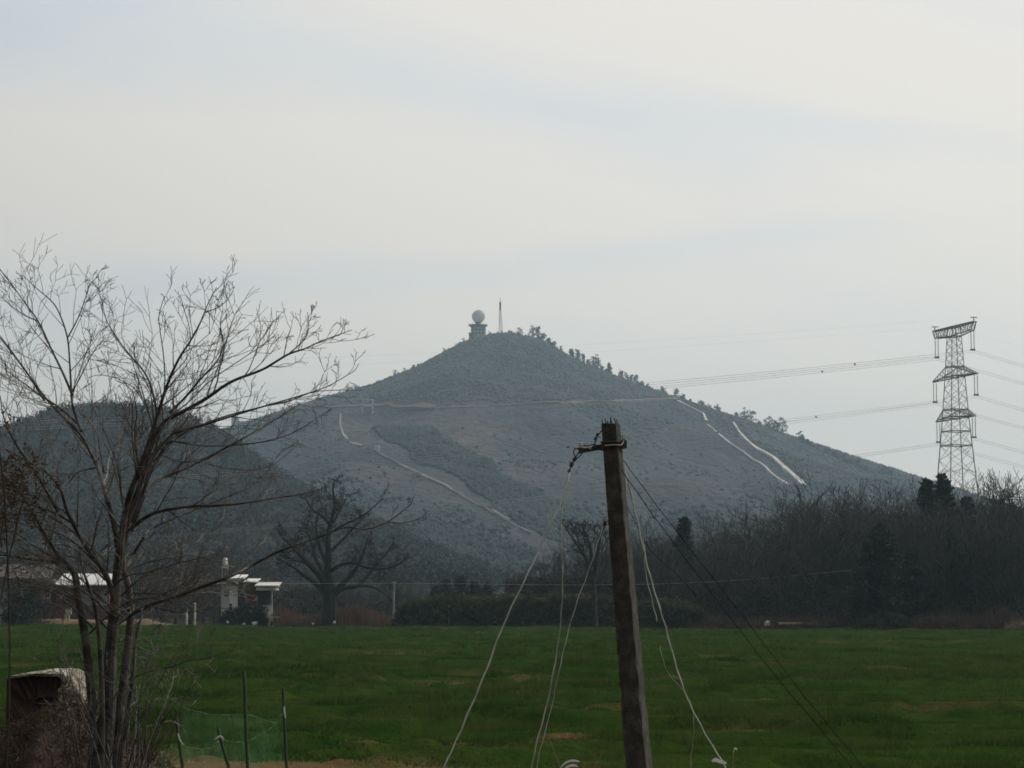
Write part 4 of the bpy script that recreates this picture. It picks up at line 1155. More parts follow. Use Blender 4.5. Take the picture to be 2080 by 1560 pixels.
# ------------------------------------------------------------------ houses
def panel(mb, px0, px1, py0, py1, d, th=0.25):
    a = P(px0, py1, d); b = P(px1, py0, d)
    mb.box(((a[0] + b[0]) / 2, d + th / 2, (a[2] + b[2]) / 2), (b[0] - a[0], th, b[2] - a[2]))
hd = 262.0
ho = P(500, 1280, hd); ho[2] = -.3
H = empty('white_house', tuple(ho), 'dilapidated white two storey house with flat concrete eaves beside the spreading tree', 'house')
mb = MB(); a = P(452, 1280, hd); b = P(476, 1190, hd)
mb.box(((a[0] + b[0]) / 2, hd + .9, (b[2] - .3) / 2), (1.15, 1.5, b[2] + .3), .8); part(mb, 'wall', M['white_paint'], H)
mb = MB(); a = P(476.2, 1280, hd); b = P(520, 1181, hd)
mb.box(((a[0] + b[0]) / 2, hd + 3.4, (b[2] - .3) / 2), (b[0] - a[0], 5, b[2] + .3)); o = part(mb, 'wall', M['redwall'], H); o['label'] = 'dark red brick wall'
# gable roof on the white bay
mb = MB()
for (x0, y0, x1, y1) in ((438, 1187, 458, 1176), (458, 1176, 481, 1187)):
    A0, A1 = P(x0, y0, hd - .5), P(x1, y1, hd - .5)
    v = []
    for yy in (hd - .5, hd + 5.4):
        for q_ in (A0, A1): v += [(q_[0], yy, q_[2]), (q_[0], yy, q_[2] + .28)]
    mb.add(v, q=[(0, 2, 3, 1), (4, 5, 7, 6), (1, 3, 7, 5), (0, 4, 6, 2), (0, 1, 5, 4), (2, 6, 7, 3)])
part(mb, 'roof', M['plaster'], H)
def sheet(mb, px0, px1, pyf, pyb, d, dep, th=.12):
    A0 = P(px0, pyf, d); A1 = P(px1, pyf, d); zz = P(px0, pyb, d + dep)[2]
    mb.add([(A0[0], d, A0[2]), (A1[0], d, A0[2]), (A1[0], d + dep, zz), (A0[0], d + dep, zz), (A0[0], d, A0[2] - th), (A1[0], d, A0[2] - th), (A1[0], d + dep, zz - th), (A0[0], d + dep, zz - th)],
           q=[(0, 1, 2, 3), (4, 7, 6, 5), (0, 4, 5, 1), (1, 5, 6, 2), (2, 6, 7, 3), (3, 7, 4, 0)])
mb = MB(); sheet(mb, 458, 496, 1174, 1167, hd + .3, 4); sheet(mb, 494, 520, 1181, 1175, hd + .1, 5.2); part(mb, 'cornice', M['white_paint'], H)
mb = MB(); sheet(mb, 517, 566, 1189, 1182.5, hd - .75, 3.5); part(mb, 'roof_sheet', M['white_paint'], H)
mb = MB(); sheet(mb, 436, 457, 1184, 1177, hd - .7, 4); part(mb, 'porch_roof', M['white_paint'], H)
mb = MB(); c_ = P(474, 1181, hd + 2.2); mb.box(c_, (1.3, 1.1, .75), .8); part(mb, 'upper_wall', M['white_paint'], H)
for (x0, x1, y0, y1) in ((519, 563, 1190.2, 1192), (520, 560, 1193.5, 1199)):
    mb = MB(); panel(mb, x0, x1, y0, y1, hd - .6, 3.6); part(mb, 'eave_slab', M['whitewash'], H)
mb = MB(); panel(mb, 530, 554, 1190.6, 1193.4, hd + .4, 2); part(mb, 'lintel', M['plaster'], H)
mb = MB(); panel(mb, 551, 553.6, 1199.2, 1280, hd - .3, .16); part(mb, 'column', M['whitewash'], H)
mb = MB(); panel(mb, 520.2, 549, 1199.2, 1280, hd + 2.2, .2); part(mb, 'back_wall', M['roofdark'], H)
for (x0, x1, y0, y1) in ((456, 463, 1200, 1211), (466, 471, 1226, 1240)):
    mb = MB(); panel(mb, x0, x1, y0, y1, hd - .06, .1); w_ = part(mb, 'window', M['glassdark'], H)
mb = MB()
ac = P(486, 1214, hd + .84)
v = [ac + (0, 0, 0)] + [ac + (0.62 * math.cos(t), 0, 0.75 * math.sin(t)) for t in np.linspace(0, math.pi, 13)] + [ac + (-.62, 0, -1.6), ac + (.62, 0, -1.6)]
mb.add(v, t=[(0, i, i + 1) for i in range(1, 13)] + [(0, 13, 14), (0, 14, 15), (0, 15, 1)]); part(mb, 'arched_window', M['glassdark'], H)
mb = MB(); mb.tube([ac + (0.72 * math.cos(t), -.05, 0.87 * math.sin(t)) for t in np.linspace(0, math.pi, 13)], .1, 6); part(mb, 'window_arch', M['plaster'], H)
# water tank on the roof
tk = P(457, 1146, hd + 2)
Tt = empty('roof_tank', tuple(P(457, 1168, hd + 2)), 'small white water tank on thin legs above the white house', 'water tank')
mb = MB(); lathe(mb, tk[0], tk[1], [(.02, tk[2] + .75), (.25, tk[2] + .7), (.3, tk[2] + .35), (.3, tk[2] - .1), (.02, tk[2] - .15)], 14); part(mb, 'tank', M['white_paint'], Tt, True)
mb = MB(); mb.box(tk + (0, 0, -.32), (.75, .6, .3)); part(mb, 'stand', M['plaster'], Tt)
mb = MB()
for s in (-1, 1): mb.bar(tk + (.3 * s, 0, -.4), tk + (.3 * s, 0, -1.9), .035)
mb.bar(tk + (.1, 0, .0), tk + (1.1, 0, -.35), .03); part(mb, 'leg', M['steel'], Tt)
# yard wall pieces in front
Y_ = empty('yard_wall', tuple(at_px(548, 258.5)), 'broken white yard wall with a fallen slab in front of the white house', 'wall')
mb = MB(); panel(mb, 534, 553, 1229, 1244, 258.5, .22); panel(mb, 538, 550, 1244, 1276, 258.5, .2); part(mb, 'panel', M['whitewash'], Y_)
mb = MB(); c = P(556, 1254, 257.8); mb.box(c, (1.4, .7, .16), .2); mb.bar(c + (-.5, 0, -.1), c + (-.5, 0, -1.2), .09); mb.bar(c + (.4, 0, -.1), c + (.4, 0, -1.2), .09); part(mb, 'slab', M['whitewash'], Y_)
for i, (x0, y0, h_, lab) in enumerate(((379, 1244, 1.5, 'shorter of the two white posts left of the white house'), (396, 1226, 2.4, 'taller of the two white posts left of the white house'))):
    d = 254; c = P(x0, y0, d); mb = MB(); mb.tube([(c[0], d, -.4), (c[0] + .03, d, c[2] * .5), (c[0], d, c[2])], [.13, .12, .11], 8)
    mb.tube([(c[0], d, c[2]), (c[0], d, c[2] + .08)], [.14, .05], 8)
    o = mb.obj('white_post', M['whitewash'], loc=(c[0], d, -.4)); tag(o, lab, 'post', 'white posts beside the white house')
# rubble stones at field edge by the house
for i, (px, py, s, lab) in enumerate(((517, 1265, .5, 'largest white stone at the field edge below the white house'), (495, 1267, .35, 'flat white stone left of the largest white stone'), (462, 1262, .42, 'grey stone below the white bay of the house'),
                                      (679, 1262, .45, 'upright white stone right of the spreading tree trunk'), (636, 1265, .3, 'small white stone left of the spreading tree trunk'))):
    d = 253.0 if px < 600 else 250.0; c = P(px, py, d); mb = MB()
    v = ICO * np.array((s * .55, s * .4, s * .5)) * (1 + rng.normal(0, .25, (12, 1))); mb.add(v + np.array((c[0], d, max(.1, c[2] - .1))), t=ICOF)
    o = mb.obj('white_stone', M['whitewash'], loc=(c[0], d, 0)); tag(o, lab, 'stone', 'stones at the far field edge')
# shrubs before the white house
sbh, cbh = bush_mesh(90, 1.6, 2.4, 50, .11)
s0 = plant(sbh, cbh, 'yard_shrub', (M['bark_dark'], M['evergreen']), at_px(500, 259), 'dark shrub before the red wall of the white house', 'shrub', 'shrubs before the white house', ('stem', 'foliage'))
copy_thing(s0, at_px(528, 258.7), 2.0, 1.0, 'dark shrub between the arched window and the yard wall'); copy_thing(s0, at_px(470, 259.4), 4.0, .8, 'lower dark shrub below the white bay of the house')

# brick house on the left
hb = 268.0
B = empty('brick_house', tuple(at_px(150, hb)), 'low red brick house with a bright white sheet roof at the left', 'house')
mb = MB(); panel(mb, 86, 222, 1187, 1285, hb, 7); part(mb, 'wall', M['brick'], B)
mb = MB(); A0 = P(110, 1187, hb - .9); A1 = P(218, 1187, hb - .9); zz = P(110, 1165, hb + 5)[2]
mb.add([(A0[0], hb - .9, A0[2]), (A1[0], hb - .9, A0[2]), (A1[0], hb + 5, zz), (A0[0], hb + 5, zz), (A0[0], hb - .9, A0[2] - .12), (A1[0], hb - .9, A0[2] - .12), (A1[0], hb + 5, zz - .12), (A0[0], hb + 5, zz - .12)], q=[(0, 1, 2, 3), (4, 7, 6, 5), (0, 4, 5, 1), (1, 5, 6, 2), (2, 6, 7, 3), (3, 7, 4, 0)]); part(mb, 'roof_sheet', M['white_paint'], B)
mb = MB(); panel(mb, 84, 109, 1181, 1187, hb - .45, 8); part(mb, 'roof', M['roofdark'], B)
mb = MB(); panel(mb, 156, 218, 1202, 1230, hb - .12, .1); part(mb, 'door', M['stonegrey'], B)
for x0 in (100, 128):
    mb = MB(); panel(mb, x0, x0 + 14, 1208, 1228, hb - .08, .1); w_ = part(mb, 'window', M['glassdark'], B)
B2 = empty('grey_shed', tuple(at_px(60, 285)), 'pale grey sloping roofed shed behind the brick house', 'shed')
mb = MB(); panel(mb, -30, 100, 1176, 1290, 285, 6); part(mb, 'wall', M['stonegrey'], B2)
mb = MB(); a = P(-34, 1174, 284.4); b = P(104, 1174, 284.4); t_ = P(50, 1146, 288)
mb.add([(a[0], 284.2, a[2]), (b[0], 284.2, b[2]), (b[0] - 1, 291.5, t_[2]), (a[0] + 1, 291.5, t_[2]), (a[0], 284.2, a[2] - .3), (b[0], 284.2, b[2] - .3), (b[0] - 1, 291.5, t_[2] - .3), (a[0] + 1, 291.5, t_[2] - .3)],
       q=[(0, 1, 2, 3), (4, 7, 6, 5), (0, 4, 5, 1), (1, 5, 6, 2), (2, 6, 7, 3), (3, 7, 4, 0)]); part(mb, 'roof', M['roofdark'], B2)
mb = MB(); panel(mb, 130, 140, 1248, 1262, 258, .5); panel(mb, 133, 145, 1236, 1248, 258.1, .3)
o = mb.obj('concrete_block', M['plaster'], loc=tuple(at_px(136, 258))); tag(o, 'small pale concrete block standing at the field edge before the brick house', 'block')
# tiny house in the gap
g_ = 420.0; c = P(1010, 1210, g_)
Hh = empty('distant_house', (c[0], g_, -.3), 'tiny white house far behind the hedge in the gap below the mountain', 'house')
mb = MB(); mb.box((c[0], g_ + 2, (c[2] - .3) / 2), (1.6, 3, c[2] + .3)); part(mb, 'wall', M['whitewash'], Hh)
mb = MB(); mb.box((c[0], g_ + 2, c[2] + .1), (2.0, 3.4, .3)); part(mb, 'roof', M['roofdark'], Hh)
# pale slope behind it
xs_ = np.linspace(-24, 14, 40); ys_ = np.linspace(425, 520, 14); X, Y, q = grid(xs_, ys_)
Z = -.5 + 5.6 * np.clip((Y - 425) / 90, 0, 1) * np.exp(-((X + 3) / 9) ** 2) + .4 * fbm(X * .4, Y * .2, 3)
mb = MB(); mb.add(np.stack((X, Y, Z), -1), q=q); o = mb.obj('cleared_slope', M['drybrush'], smooth=True); tag(o, kind='structure')

# distant pale post with its wire
c = P(800, 1181, 243)
mb = MB(); mb.tube([(c[0], 243, -.4), (c[0], 243, c[2])], [.12, .09], 8); mb.box((c[0], 243, c[2] - .15), (.5, .12, .1))
o = mb.obj('concrete_post', M['stonegrey'], loc=(c[0], 243, -.4)); o.data.materials[0] = M['plaster']; tag(o, 'pale thin concrete post standing right of the spreading tree', 'post')
c = P(912, 1228, 236)
mb = MB(); mb.tube([(c[0], 236, -.4), (c[0], 236, c[2] * .5), (c[0], 236, c[2])], [.05, .045, .04], 6)
o = mb.obj('thin_post', M['stonegrey'], loc=(c[0], 236, -.4)); tag(o, 'thin grey post standing against the hedge', 'post')
mb = MB(); w = np.array([P(a, b, d) for a, b, d in ((300, 1172, 245), (540, 1186, 243), (800, 1184, 242), (1240, 1190, 236), (1500, 1180, 232), (1730, 1158, 230))]); mb.tube(smooth_line(w), .016, 4)
o = mb.obj('village_cable', M['wire_white'], loc=tuple(w[2])); tag(o, 'faint pale cable strung low across the valley behind the field', 'cable')

# ------------------------------------------------------------------ near: broken concrete pole
pd_ = 17.6
def pp(px, py, d=pd_): return P(px, py, d)
top = pp(1240.5, 862); bot = pp(1298, 1560)
axis = (bot - top); axis3 = axis / (top[2] - bot[2])
foot = top + axis3 * (top[2] + 0.3)
Tc = empty('concrete_pole', tuple(foot), 'weathered broken off concrete utility pole leaning slightly in front of the field', 'utility pole')
mb = MB()
PHI = rad(-20.8)
side_n = 7
sec = []
for (x0_, y0_), (x1_, y1_) in (((-.93, -1), (.93, -1)), ((1, -.93), (1, .93)), ((.93, 1), (-.93, 1)), ((-1, .93), (-1, -.93))):
    for j in range(side_n): sec.append((x0_ + (x1_ - x0_) * j / (side_n - 1), y0_ + (y1_ - y0_) * j / (side_n - 1)))
NS, NR = len(sec), 130
cph, sph = math.cos(PHI), math.sin(PHI)
ringv = []
for i in range(NR):
    t = i / (NR - 1); c = top + (foot - top) * t
    hw_ = 0.0575 + 0.0098 * (top[2] - c[2])
    for j, (sx_, sy_) in enumerate(sec):
        k = hw_
        corner_ = abs(abs(sx_) - abs(sy_)) < .12
        chip = max(0.0, float(vn(i * .31, 77 + (j // side_n) * 5)) - .55) * (1 if corner_ else .12)
        k -= chip * .022
        k += (float(vn(j * .8 + 3, i * .5)) - .5) * .0016
        X_, Y_2 = sx_ * k, sy_ * k
        zj = .010 * (float(vn(j * .9, 5)) - .5) * 2 if i == 0 else 0.0
        ringv.append((c[0] + X_ * cph - Y_2 * sph, c[1] + X_ * sph + Y_2 * cph, c[2] + zj))
q = [(i * NS + j, (i + 1) * NS + j, (i + 1) * NS + (j + 1) % NS, i * NS + (j + 1) % NS) for i in range(NR - 1) for j in range(NS)]
ringv.append(tuple(top + (0, 0, -.004)))
mb.add(ringv, q=q, t=[(NR * NS, j, (j + 1) % NS) for j in range(NS)])
part(mb, 'shaft', M['concrete'], Tc, False)
for (x0, y0, x1, y1, w, dy) in ((1223, 863, 1223, 852, .004, -.02), (1230, 862, 1229, 849, .0045, -.05), (1238, 862, 1241, 847, .005, .02), (1243, 861, 1240, 850, .004, -.06), (1250, 862, 1248, 849, .0045, .05), (1233, 862, 1234, 855, .006, 0.01), (1255, 864, 1252, 852, .004, .0)):
    mb = MB(); a = pp(x0, y0 + 3, pd_ + dy); b = pp(x1, y1, pd_ + dy); mb.tube([a, (a + b) / 2 + (.003, 0, 0), b], [w, w, w * .8], 6); part(mb, 'rebar', M['rust'], Tc)
# steel band clamp
mb = MB()
for (yy, hh_) in ((899, .018), (906, .012)):
    c = top + (foot - top) * ((top[2] - pp(1243, yy)[2]) / (top[2] - foot[2]))
    pr = 0.0735 + .0125 * (top[2] - c[2]) * 1.18 + .008
    hh2 = .0575 + .0098 * (top[2] - c[2]) + .007; pts = [(c[0] + a * hh2 * cph - b * hh2 * sph, c[1] + a * hh2 * sph + b * hh2 * cph, c[2]) for a, b in ((-.9, -1), (0, -1.03), (.9, -1), (1, -.9), (1.03, 0), (1, .9), (.9, 1), (0, 1.03), (-.9, 1), (-1, .9), (-1.03, 0), (-1, -.9), (-.9, -1))]
    mb.tube(pts, hh_ * .6, 6)
cR = pp(1264, 903); mb.box(cR, (.05, .09, .06), .2); mb.bar(cR + (-.02, -.06, .01), cR + (.03, .05, .01), .009, 6)
for s in (-1, 1): mb.tube([cR + (.01, s * .035, -.03), cR + (.01, s * .035, .045)], .008, 6)
part(mb, 'band_clamp', M['darkmetal'], Tc)
mb = MB(); c = cR
mb.tube(smooth_line([pp(1256, 880, pd_ - .05), pp(1264, 886, pd_ - .06), pp(1267, 897, pd_ - .05), pp(1262, 905, pd_ - .09), pp(1245, 903, pd_ - .1), pp(1228, 906, pd_ - .1)]), .0055, 6)
part(mb, 'tie_wire', M['wire_white'], Tc)
# bracket arm
mb = MB()
a = pp(1224, 907, pd_ - .05); b = pp(1176, 918, pd_ - .12)
for dz in (-.012, .012): mb.tube([a + (0, 0, dz), b + (0, 0, dz * .6)], [.009, .007], 4)
mb.box((a + b) / 2, (np.linalg.norm(b - a) * .96, .05, .012), .3)
v0 = [a + (0, -.02, -.020), b + (0, -.02, -.013), b + (0, -.02, .013), a + (0, -.02, .020)]
mb.add(v0 + [p + (0, .04, 0) for p in v0], q=[(0, 1, 2, 3), (4, 7, 6, 5), (0, 4, 5, 1), (2, 6, 7, 3), (1, 5, 6, 2), (0, 3, 7, 4)])
part(mb, 'bracket_arm', M['rust'], Tc)
def insulator(px, py, s, m, name='insulator', d=pd_ - .12, tilt=(0, 0, 1)):
    c = P(px, py, d); t_ = unit(np.array(tilt, float)); mb = MB()
    hs = [(-.6, .25), (-.5, .55), (-.35, .6), (-.25, .3), (-.1, .3), (0, .6), (.15, .62), (.25, .32), (.4, .3), (.5, .5), (.62, .45), (.7, .1)]
    mb.tube([c + t_ * h * s for h, _ in hs], [r_ * s for _, r_ in hs], 12); return part(mb, name, m, Tc, True)
insulator(1180, 905, .034, M['porcelain'])
insulator(1199, 909, .022, M['porcelain'], tilt=(.6, 0, 1))
insulator(1208, 906, .018, M['darkmetal'], tilt=(-.5, 0, 1))
insulator(1167, 933, .026, M['darkmetal'], tilt=(.5, .2, 1))
insulator(1161, 944, .030, M['darkmetal'], tilt=(.4, .2, 1)); insulator(1158, 938, .014, M['porcelain'], tilt=(.4, .2, 1))
insulator(1156, 956, .018, M['darkmetal'], tilt=(.6, .2, 1))
insulator(1228, 1051, .024, M['porcelain'], d=pd_ - .02); insulator(1228, 1064, .028, M['darkmetal'], d=pd_ - .02, tilt=(.3, 0, 1))
mb = MB()
dd_ = pd_ - .12
for pts in (((1176, 918), (1170, 928), (1163, 940), (1159, 950), (1155, 962)), ((1180, 905), (1173, 912), (1166, 911), (1165, 922), (1170, 930)), ((1185, 913), (1182, 922), (1176, 928), (1168, 935)),
            ((1224, 872), (1218, 880), (1213, 887), (1210, 896), (1207, 904)), ((1180, 905), (1195, 906), (1206, 902), (1214, 906), (1224, 916)), ((1152, 909), (1156, 907)), ((1196, 913), (1205, 906), (1216, 905), (1228, 903))):
    mb.tube(smooth_line([P(x_, y_, dd_) for x_, y_ in pts], 2), .0045, 5)
part(mb, 'loose_wire', M['wire_dark'], Tc)
mb = MB()
for (x_, y_) in ((1215, 884), (1211, 892)): mb.tube([P(x_ - 1, y_ - 4, dd_), P(x_ - 3, y_ + 3, dd_)], [.011, .009], 6)
part(mb, 'wire_lug', M['darkmetal'], Tc)

# slack wires from the pole to the ground
def wire(pts, rad_, m, label, d0=pd_, d1=pd_, name='slack_wire'):
    n = len(pts); w = [P(x_, y_, d0 + (d1 - d0) * i / (n - 1)) for i, (x_, y_) in enumerate(pts)]
    last = w[-1]
    if last[2] > 0.1 and pts[-1][1] >= 1560:     # carry on down to the ground
        dv = w[-1] - w[-2]; k = min(6.0, last[2] / max(.05, -dv[2])); w.append(last + dv * k * np.array((.8, 1, 1)) + (0, 0, 0)); w[-1][2] = -.02
    w = smooth_line(w, 4); w[:, 0] += .0025 * np.sin(np.arange(len(w)) * .9)
    mb = MB(); mb.tube(w, rad_ * .82, 6); o = mb.obj(name, m, loc=tuple(w[0])); tag(o, label, 'wire', 'slack wires on the concrete pole')
wire([(1157, 960), (1152, 985), (1142, 1020), (1117, 1065), (1094, 1120), (1060, 1190), (1020, 1272), (985, 1370), (950, 1450), (925, 1510), (898, 1562)], .0072, M['wire_white'], 'longest pale slack wire running from the bracket down to the lower left', pd_ - .12, 16.4)
wire([(1157, 962), (1147, 1000), (1138, 1060), (1143, 1130), (1143, 1200), (1138, 1280), (1127, 1350), (1112, 1430), (1092, 1500), (1078, 1562)], .0060, M['wire_white'], 'pale slack wire hanging almost straight down from the bracket', pd_ - .12, 17.0)
wire([(1228, 1060), (1216, 1098), (1196, 1160), (1172, 1220), (1152, 1290), (1138, 1350), (1120, 1440), (1098, 1520), (1088, 1562)], .0042, M['wire_white'], 'thin pale wire slanting from the pole side to meet the hanging wires', pd_, 17.2)
wire([(1268, 950), (1278, 985), (1290, 1040), (1306, 1110), (1318, 1165), (1340, 1235), (1352, 1275), (1372, 1350), (1390, 1405), (1409, 1448), (1440, 1505), (1466, 1545), (1480, 1570)], .0072, M['wire_white'], 'thickest pale slack wire right of the pole', pd_, 16.8)
wire([(1270, 975), (1283, 1010), (1298, 1060), (1311, 1110), (1308, 1150), (1322, 1210), (1335, 1262)], .0035, M['wire_white'], 'short thin pale wire beside the thickest one, ending in mid air', pd_, 17.0)
wire([(1340, 1312), (1350, 1355), (1366, 1380), (1388, 1400), (1398, 1425), (1409, 1448), (1410, 1490), (1404, 1530), (1402, 1562)], .0036, M['wire_white'], 'thin pale wire strand curling round the thickest wire', 17.0, 16.9)
wire([(1266, 935), (1330, 1022), (1420, 1138), (1500, 1240), (1580, 1345), (1670, 1460), (1760, 1562)], .0036, M['wire_dark'], 'upper of the two parallel black cables running to the lower right', pd_, 15.5)
wire([(1256, 945), (1318, 1035), (1405, 1152), (1480, 1250), (1560, 1355), (1650, 1462), (1735, 1562)], .0038, M['wire_dark'], 'lower of the two parallel black cables running to the lower right', pd_, 15.5)
wire([(1262, 1000), (1312, 1110), (1350, 1145), (1400, 1190), (1432, 1240)], .0030, M['wire_dark'], 'short thin black wire ending against the wood', pd_, 18.5)

# plastic scraps
def strip(pts, w, m, name, label, d=17.0):
    c = smooth_line([P(x_, y_, d) for x_, y_ in pts], 3); n = len(c)
    t = np.linspace(0, 1, n); ww = w * np.sin(np.pi * np.clip(t * .9 + .08, 0, 1)) ** .6
    up_ = np.stack((np.zeros(n), np.full(n, .5), np.full(n, 1.0)), 1)
    lo = c - up_ * ww[:, None] / 2; hi = c + up_ * ww[:, None] / 2; b0 = lo + (0, .006, 0); b1 = hi + (0, .006, 0)
    mb = MB(); v = np.concatenate((lo, hi, b1, b0)); q = []
    for s in range(4):
        for i in range(n - 1): q.append((s * n + i, s * n + i + 1, ((s + 1) % 4) * n + i + 1, ((s + 1) % 4) * n + i))
    mb.add(v, q=q); o = mb.obj(name, m, loc=tuple(c[0])); return tag(o, label, 'plastic scrap')
strip([(1138, 1560), (1148, 1549), (1163, 1544), (1178, 1547)], .016, M['plastic'], 'plastic_ribbon', 'upper of two curling white ribbons at the bottom edge left of the pole', 17.2)
strip([(1143, 1566), (1152, 1557), (1164, 1554), (1174, 1557)], .018, M['plastic'], 'plastic_ribbon', 'lower of two curling white ribbons at the bottom edge left of the pole', 17.15)
strip([(1446, 1546), (1454, 1543), (1462, 1547), (1476, 1550)], .028, M['plastic'], 'plastic_scrap', 'flat white plastic scrap at the end of the thickest slack wire', 16.7)
strip([(1489, 1534), (1490, 1526), (1493, 1519), (1498, 1523)], .016, M['plastic_y'], 'plastic_scrap', 'small yellowish white scrap caught above the flat white one', 17.0)
for pts, lab in ((((1489, 1534), (1487, 1600), (1486, 1700)), 'thin dry stalk carrying the small yellowish scrap'), (((1110, 1497), (1118, 1505), (1126, 1530), (1138, 1556), (1142, 1640)), 'bent dry stalk under the curling white ribbons')):
    mb = MB(); w = smooth_line([P(x_, y_, 17.18) for x_, y_ in pts] + [np.array((P(pts[-1][0], 1800, 17.18)[0], 17.18, -.05))], 3); mb.tube(w, np.linspace(.0025, .004, len(w)), 5)
    o = mb.obj('dry_stalk', M['straw'], loc=tuple(w[-1])); tag(o, lab, 'plant stalk')

# ------------------------------------------------------------------ stakes and net
def stake(x0, y0, x1, y1, r_, label, d=18.0):
    a = P(x0, y0, d); b = P(x1, y1, d); dv = (b - a) / (a[2] - b[2]); ft = a + dv * (a[2] + .15)
    n = 14; w = np.array([a + (ft - a) * i / (n - 1) for i in range(n)]); w[1:-1, 0] += rng.normal(0, .0025, n - 2)
    E_ = empty('garden_stake', tuple(ft), label, 'stake', 'green stakes of the net fence')
    mb = MB(); rr_ = np.full(n, r_); mb.tube(w, rr_, 8)
    for i in range(2, n - 1, 3): mb.tube([w[i] + (0, 0, .008), w[i] - (0, 0, .008)], [r_ * 1.18, r_ * 1.18], 8)
    part(mb, 'rod', M['stake'], E_); return E_
E1 = stake(495, 1363, 503, 1560, .0125, 'tallest green stake of the net fence')
E2 = stake(575, 1397, 582, 1560, .0120, 'rightmost green stake of the net fence, with a white tie halfway up')
E3 = stake(443, 1480, 466, 1565, .0115, 'leaning short stake with a white rag knotted near its top')
E4 = stake(357, 1440, 371, 1560, .0120, 'leftmost stake of the net fence, next to the bare tree')
def rag(pts, w, E_, d=17.96):
    c = smooth_line([P(x_, y_, d) for x_, y_ in pts], 3); mb = MB(); mb.tube(c, w * np.sin(np.linspace(.35, 2.9, len(c))) , 6); part(mb, 'white_tie', M['plastic'], E_, True)
rag([(577, 1435), (577, 1442), (578, 1450), (580, 1459)], .0085, E2)
rag([(434, 1503), (441, 1499), (447, 1495), (452, 1499), (454, 1504)], .010, E3)
rag([(361, 1490), (364, 1501), (368, 1508), (373, 1514)], .0075, E4)
netm = bpy.data.materials.new('net'); netm.use_nodes = True
nt = netm.node_tree; b_ = nt.nodes['Principled BSDF']; b_.inputs['Base Color'].default_value = (0.10, 0.33, 0.16, 1); b_.inputs['Roughness'].default_value = .5
trn = nt.nodes.new('ShaderNodeBsdfTransparent'); tl = nt.nodes.new('ShaderNodeBsdfTranslucent'); tl.inputs['Color'].default_value = (0.16, 0.42, 0.22, 1)
mxa = nt.nodes.new('ShaderNodeMixShader'); mxa.inputs[0].default_value = .5; nt.links.new(b_.outputs[0], mxa.inputs[1]); nt.links.new(tl.outputs[0], mxa.inputs[2])
mxb = nt.nodes.new('ShaderNodeMixShader')
tcn = nt.nodes.new('ShaderNodeTexCoord'); nn = nt.nodes.new('ShaderNodeTexNoise'); nn.inputs['Scale'].default_value = 7; nt.links.new(tcn.outputs['Object'], nn.inputs['Vector'])
mrn = nt.nodes.new('ShaderNodeMapRange'); nt.links.new(nn.outputs['Fac'], mrn.inputs['Value']); mrn.inputs['From Min'].default_value = .3; mrn.inputs['From Max'].default_value = .7; mrn.inputs['To Min'].default_value = .03; mrn.inputs['To Max'].default_value = .17
nt.links.new(mrn.outputs[0], mxb.inputs[0]); nt.links.new(trn.outputs[0], mxb.inputs[1]); nt.links.new(mxa.outputs[0], mxb.inputs[2]); nt.links.new(mxb.outputs[0], nt.nodes['Material Output'].inputs['Surface'])
Nn = empty('net_fence', tuple(P(470, 1560, 18.05)), 'sagging green mesh net hung between the stakes', 'net')
def net(topl, d, bottom=1640):
    t_ = smooth_line(np.array(topl, float), 4); mb = MB(); n = len(t_); rows = 12; v = []
    for k in range(rows):
        f = k / (rows - 1)
        for i, (x_, y_) in enumerate(t_):
            v.append(P(x_ + 4 * math.sin(i * .5 + k * .8), y_ + (bottom - y_) * f, d + .05 * math.sin(i * .6 + k * .5) + .02 * math.sin(i * 1.7)))
    q = [(k * n + i, k * n + i + 1, (k + 1) * n + i + 1, (k + 1) * n + i) for k in range(rows - 1) for i in range(n - 1)]
    mb.add(v, q=q); part(mb, 'mesh_sheet', netm, Nn, True)
    mb = MB(); mb.tube(np.array(v[:n]), .0014, 4)
    part(mb, 'edge_cord', M['netcord'], Nn)
M['netcord'] = mat('netcord', (0.10, 0.26, 0.14), (0.16, 0.34, 0.2), 5, rough=.6)
net([(575, 1447), (560, 1465), (535, 1490), (510, 1502), (490, 1508), (470, 1507), (452, 1500), (440, 1510), (425, 1520), (405, 1522), (385, 1518), (368, 1508), (350, 1513), (335, 1525), (325, 1540)], 18.03)
net([(560, 1470), (530, 1458), (490, 1450), (450, 1453), (420, 1450), (395, 1444), (370, 1436)], 18.9, 1600)

# ------------------------------------------------------------------ near: the bare many stemmed tree
r = np.random.default_rng(33)
TD = 17.0
tf = np.array((P(215, 1560, TD)[0], TD, -0.1))
Tt_ = empty('bare_foreground_tree', tuple(tf), 'large leafless many stemmed tree with pale bark at the left, nearest to the camera', 'tree')
tb, cb = MB(), MB()
def c1(*p): return [(a * .359, 480 + b * .359) for a, b in p]
def c2_(*p): return [(a * .359, 1000 + b * .359) for a, b in p]
def c3_(*p): return [(a * .1923, 820 + b * .1923) for a, b in p]
gx = tf[0]
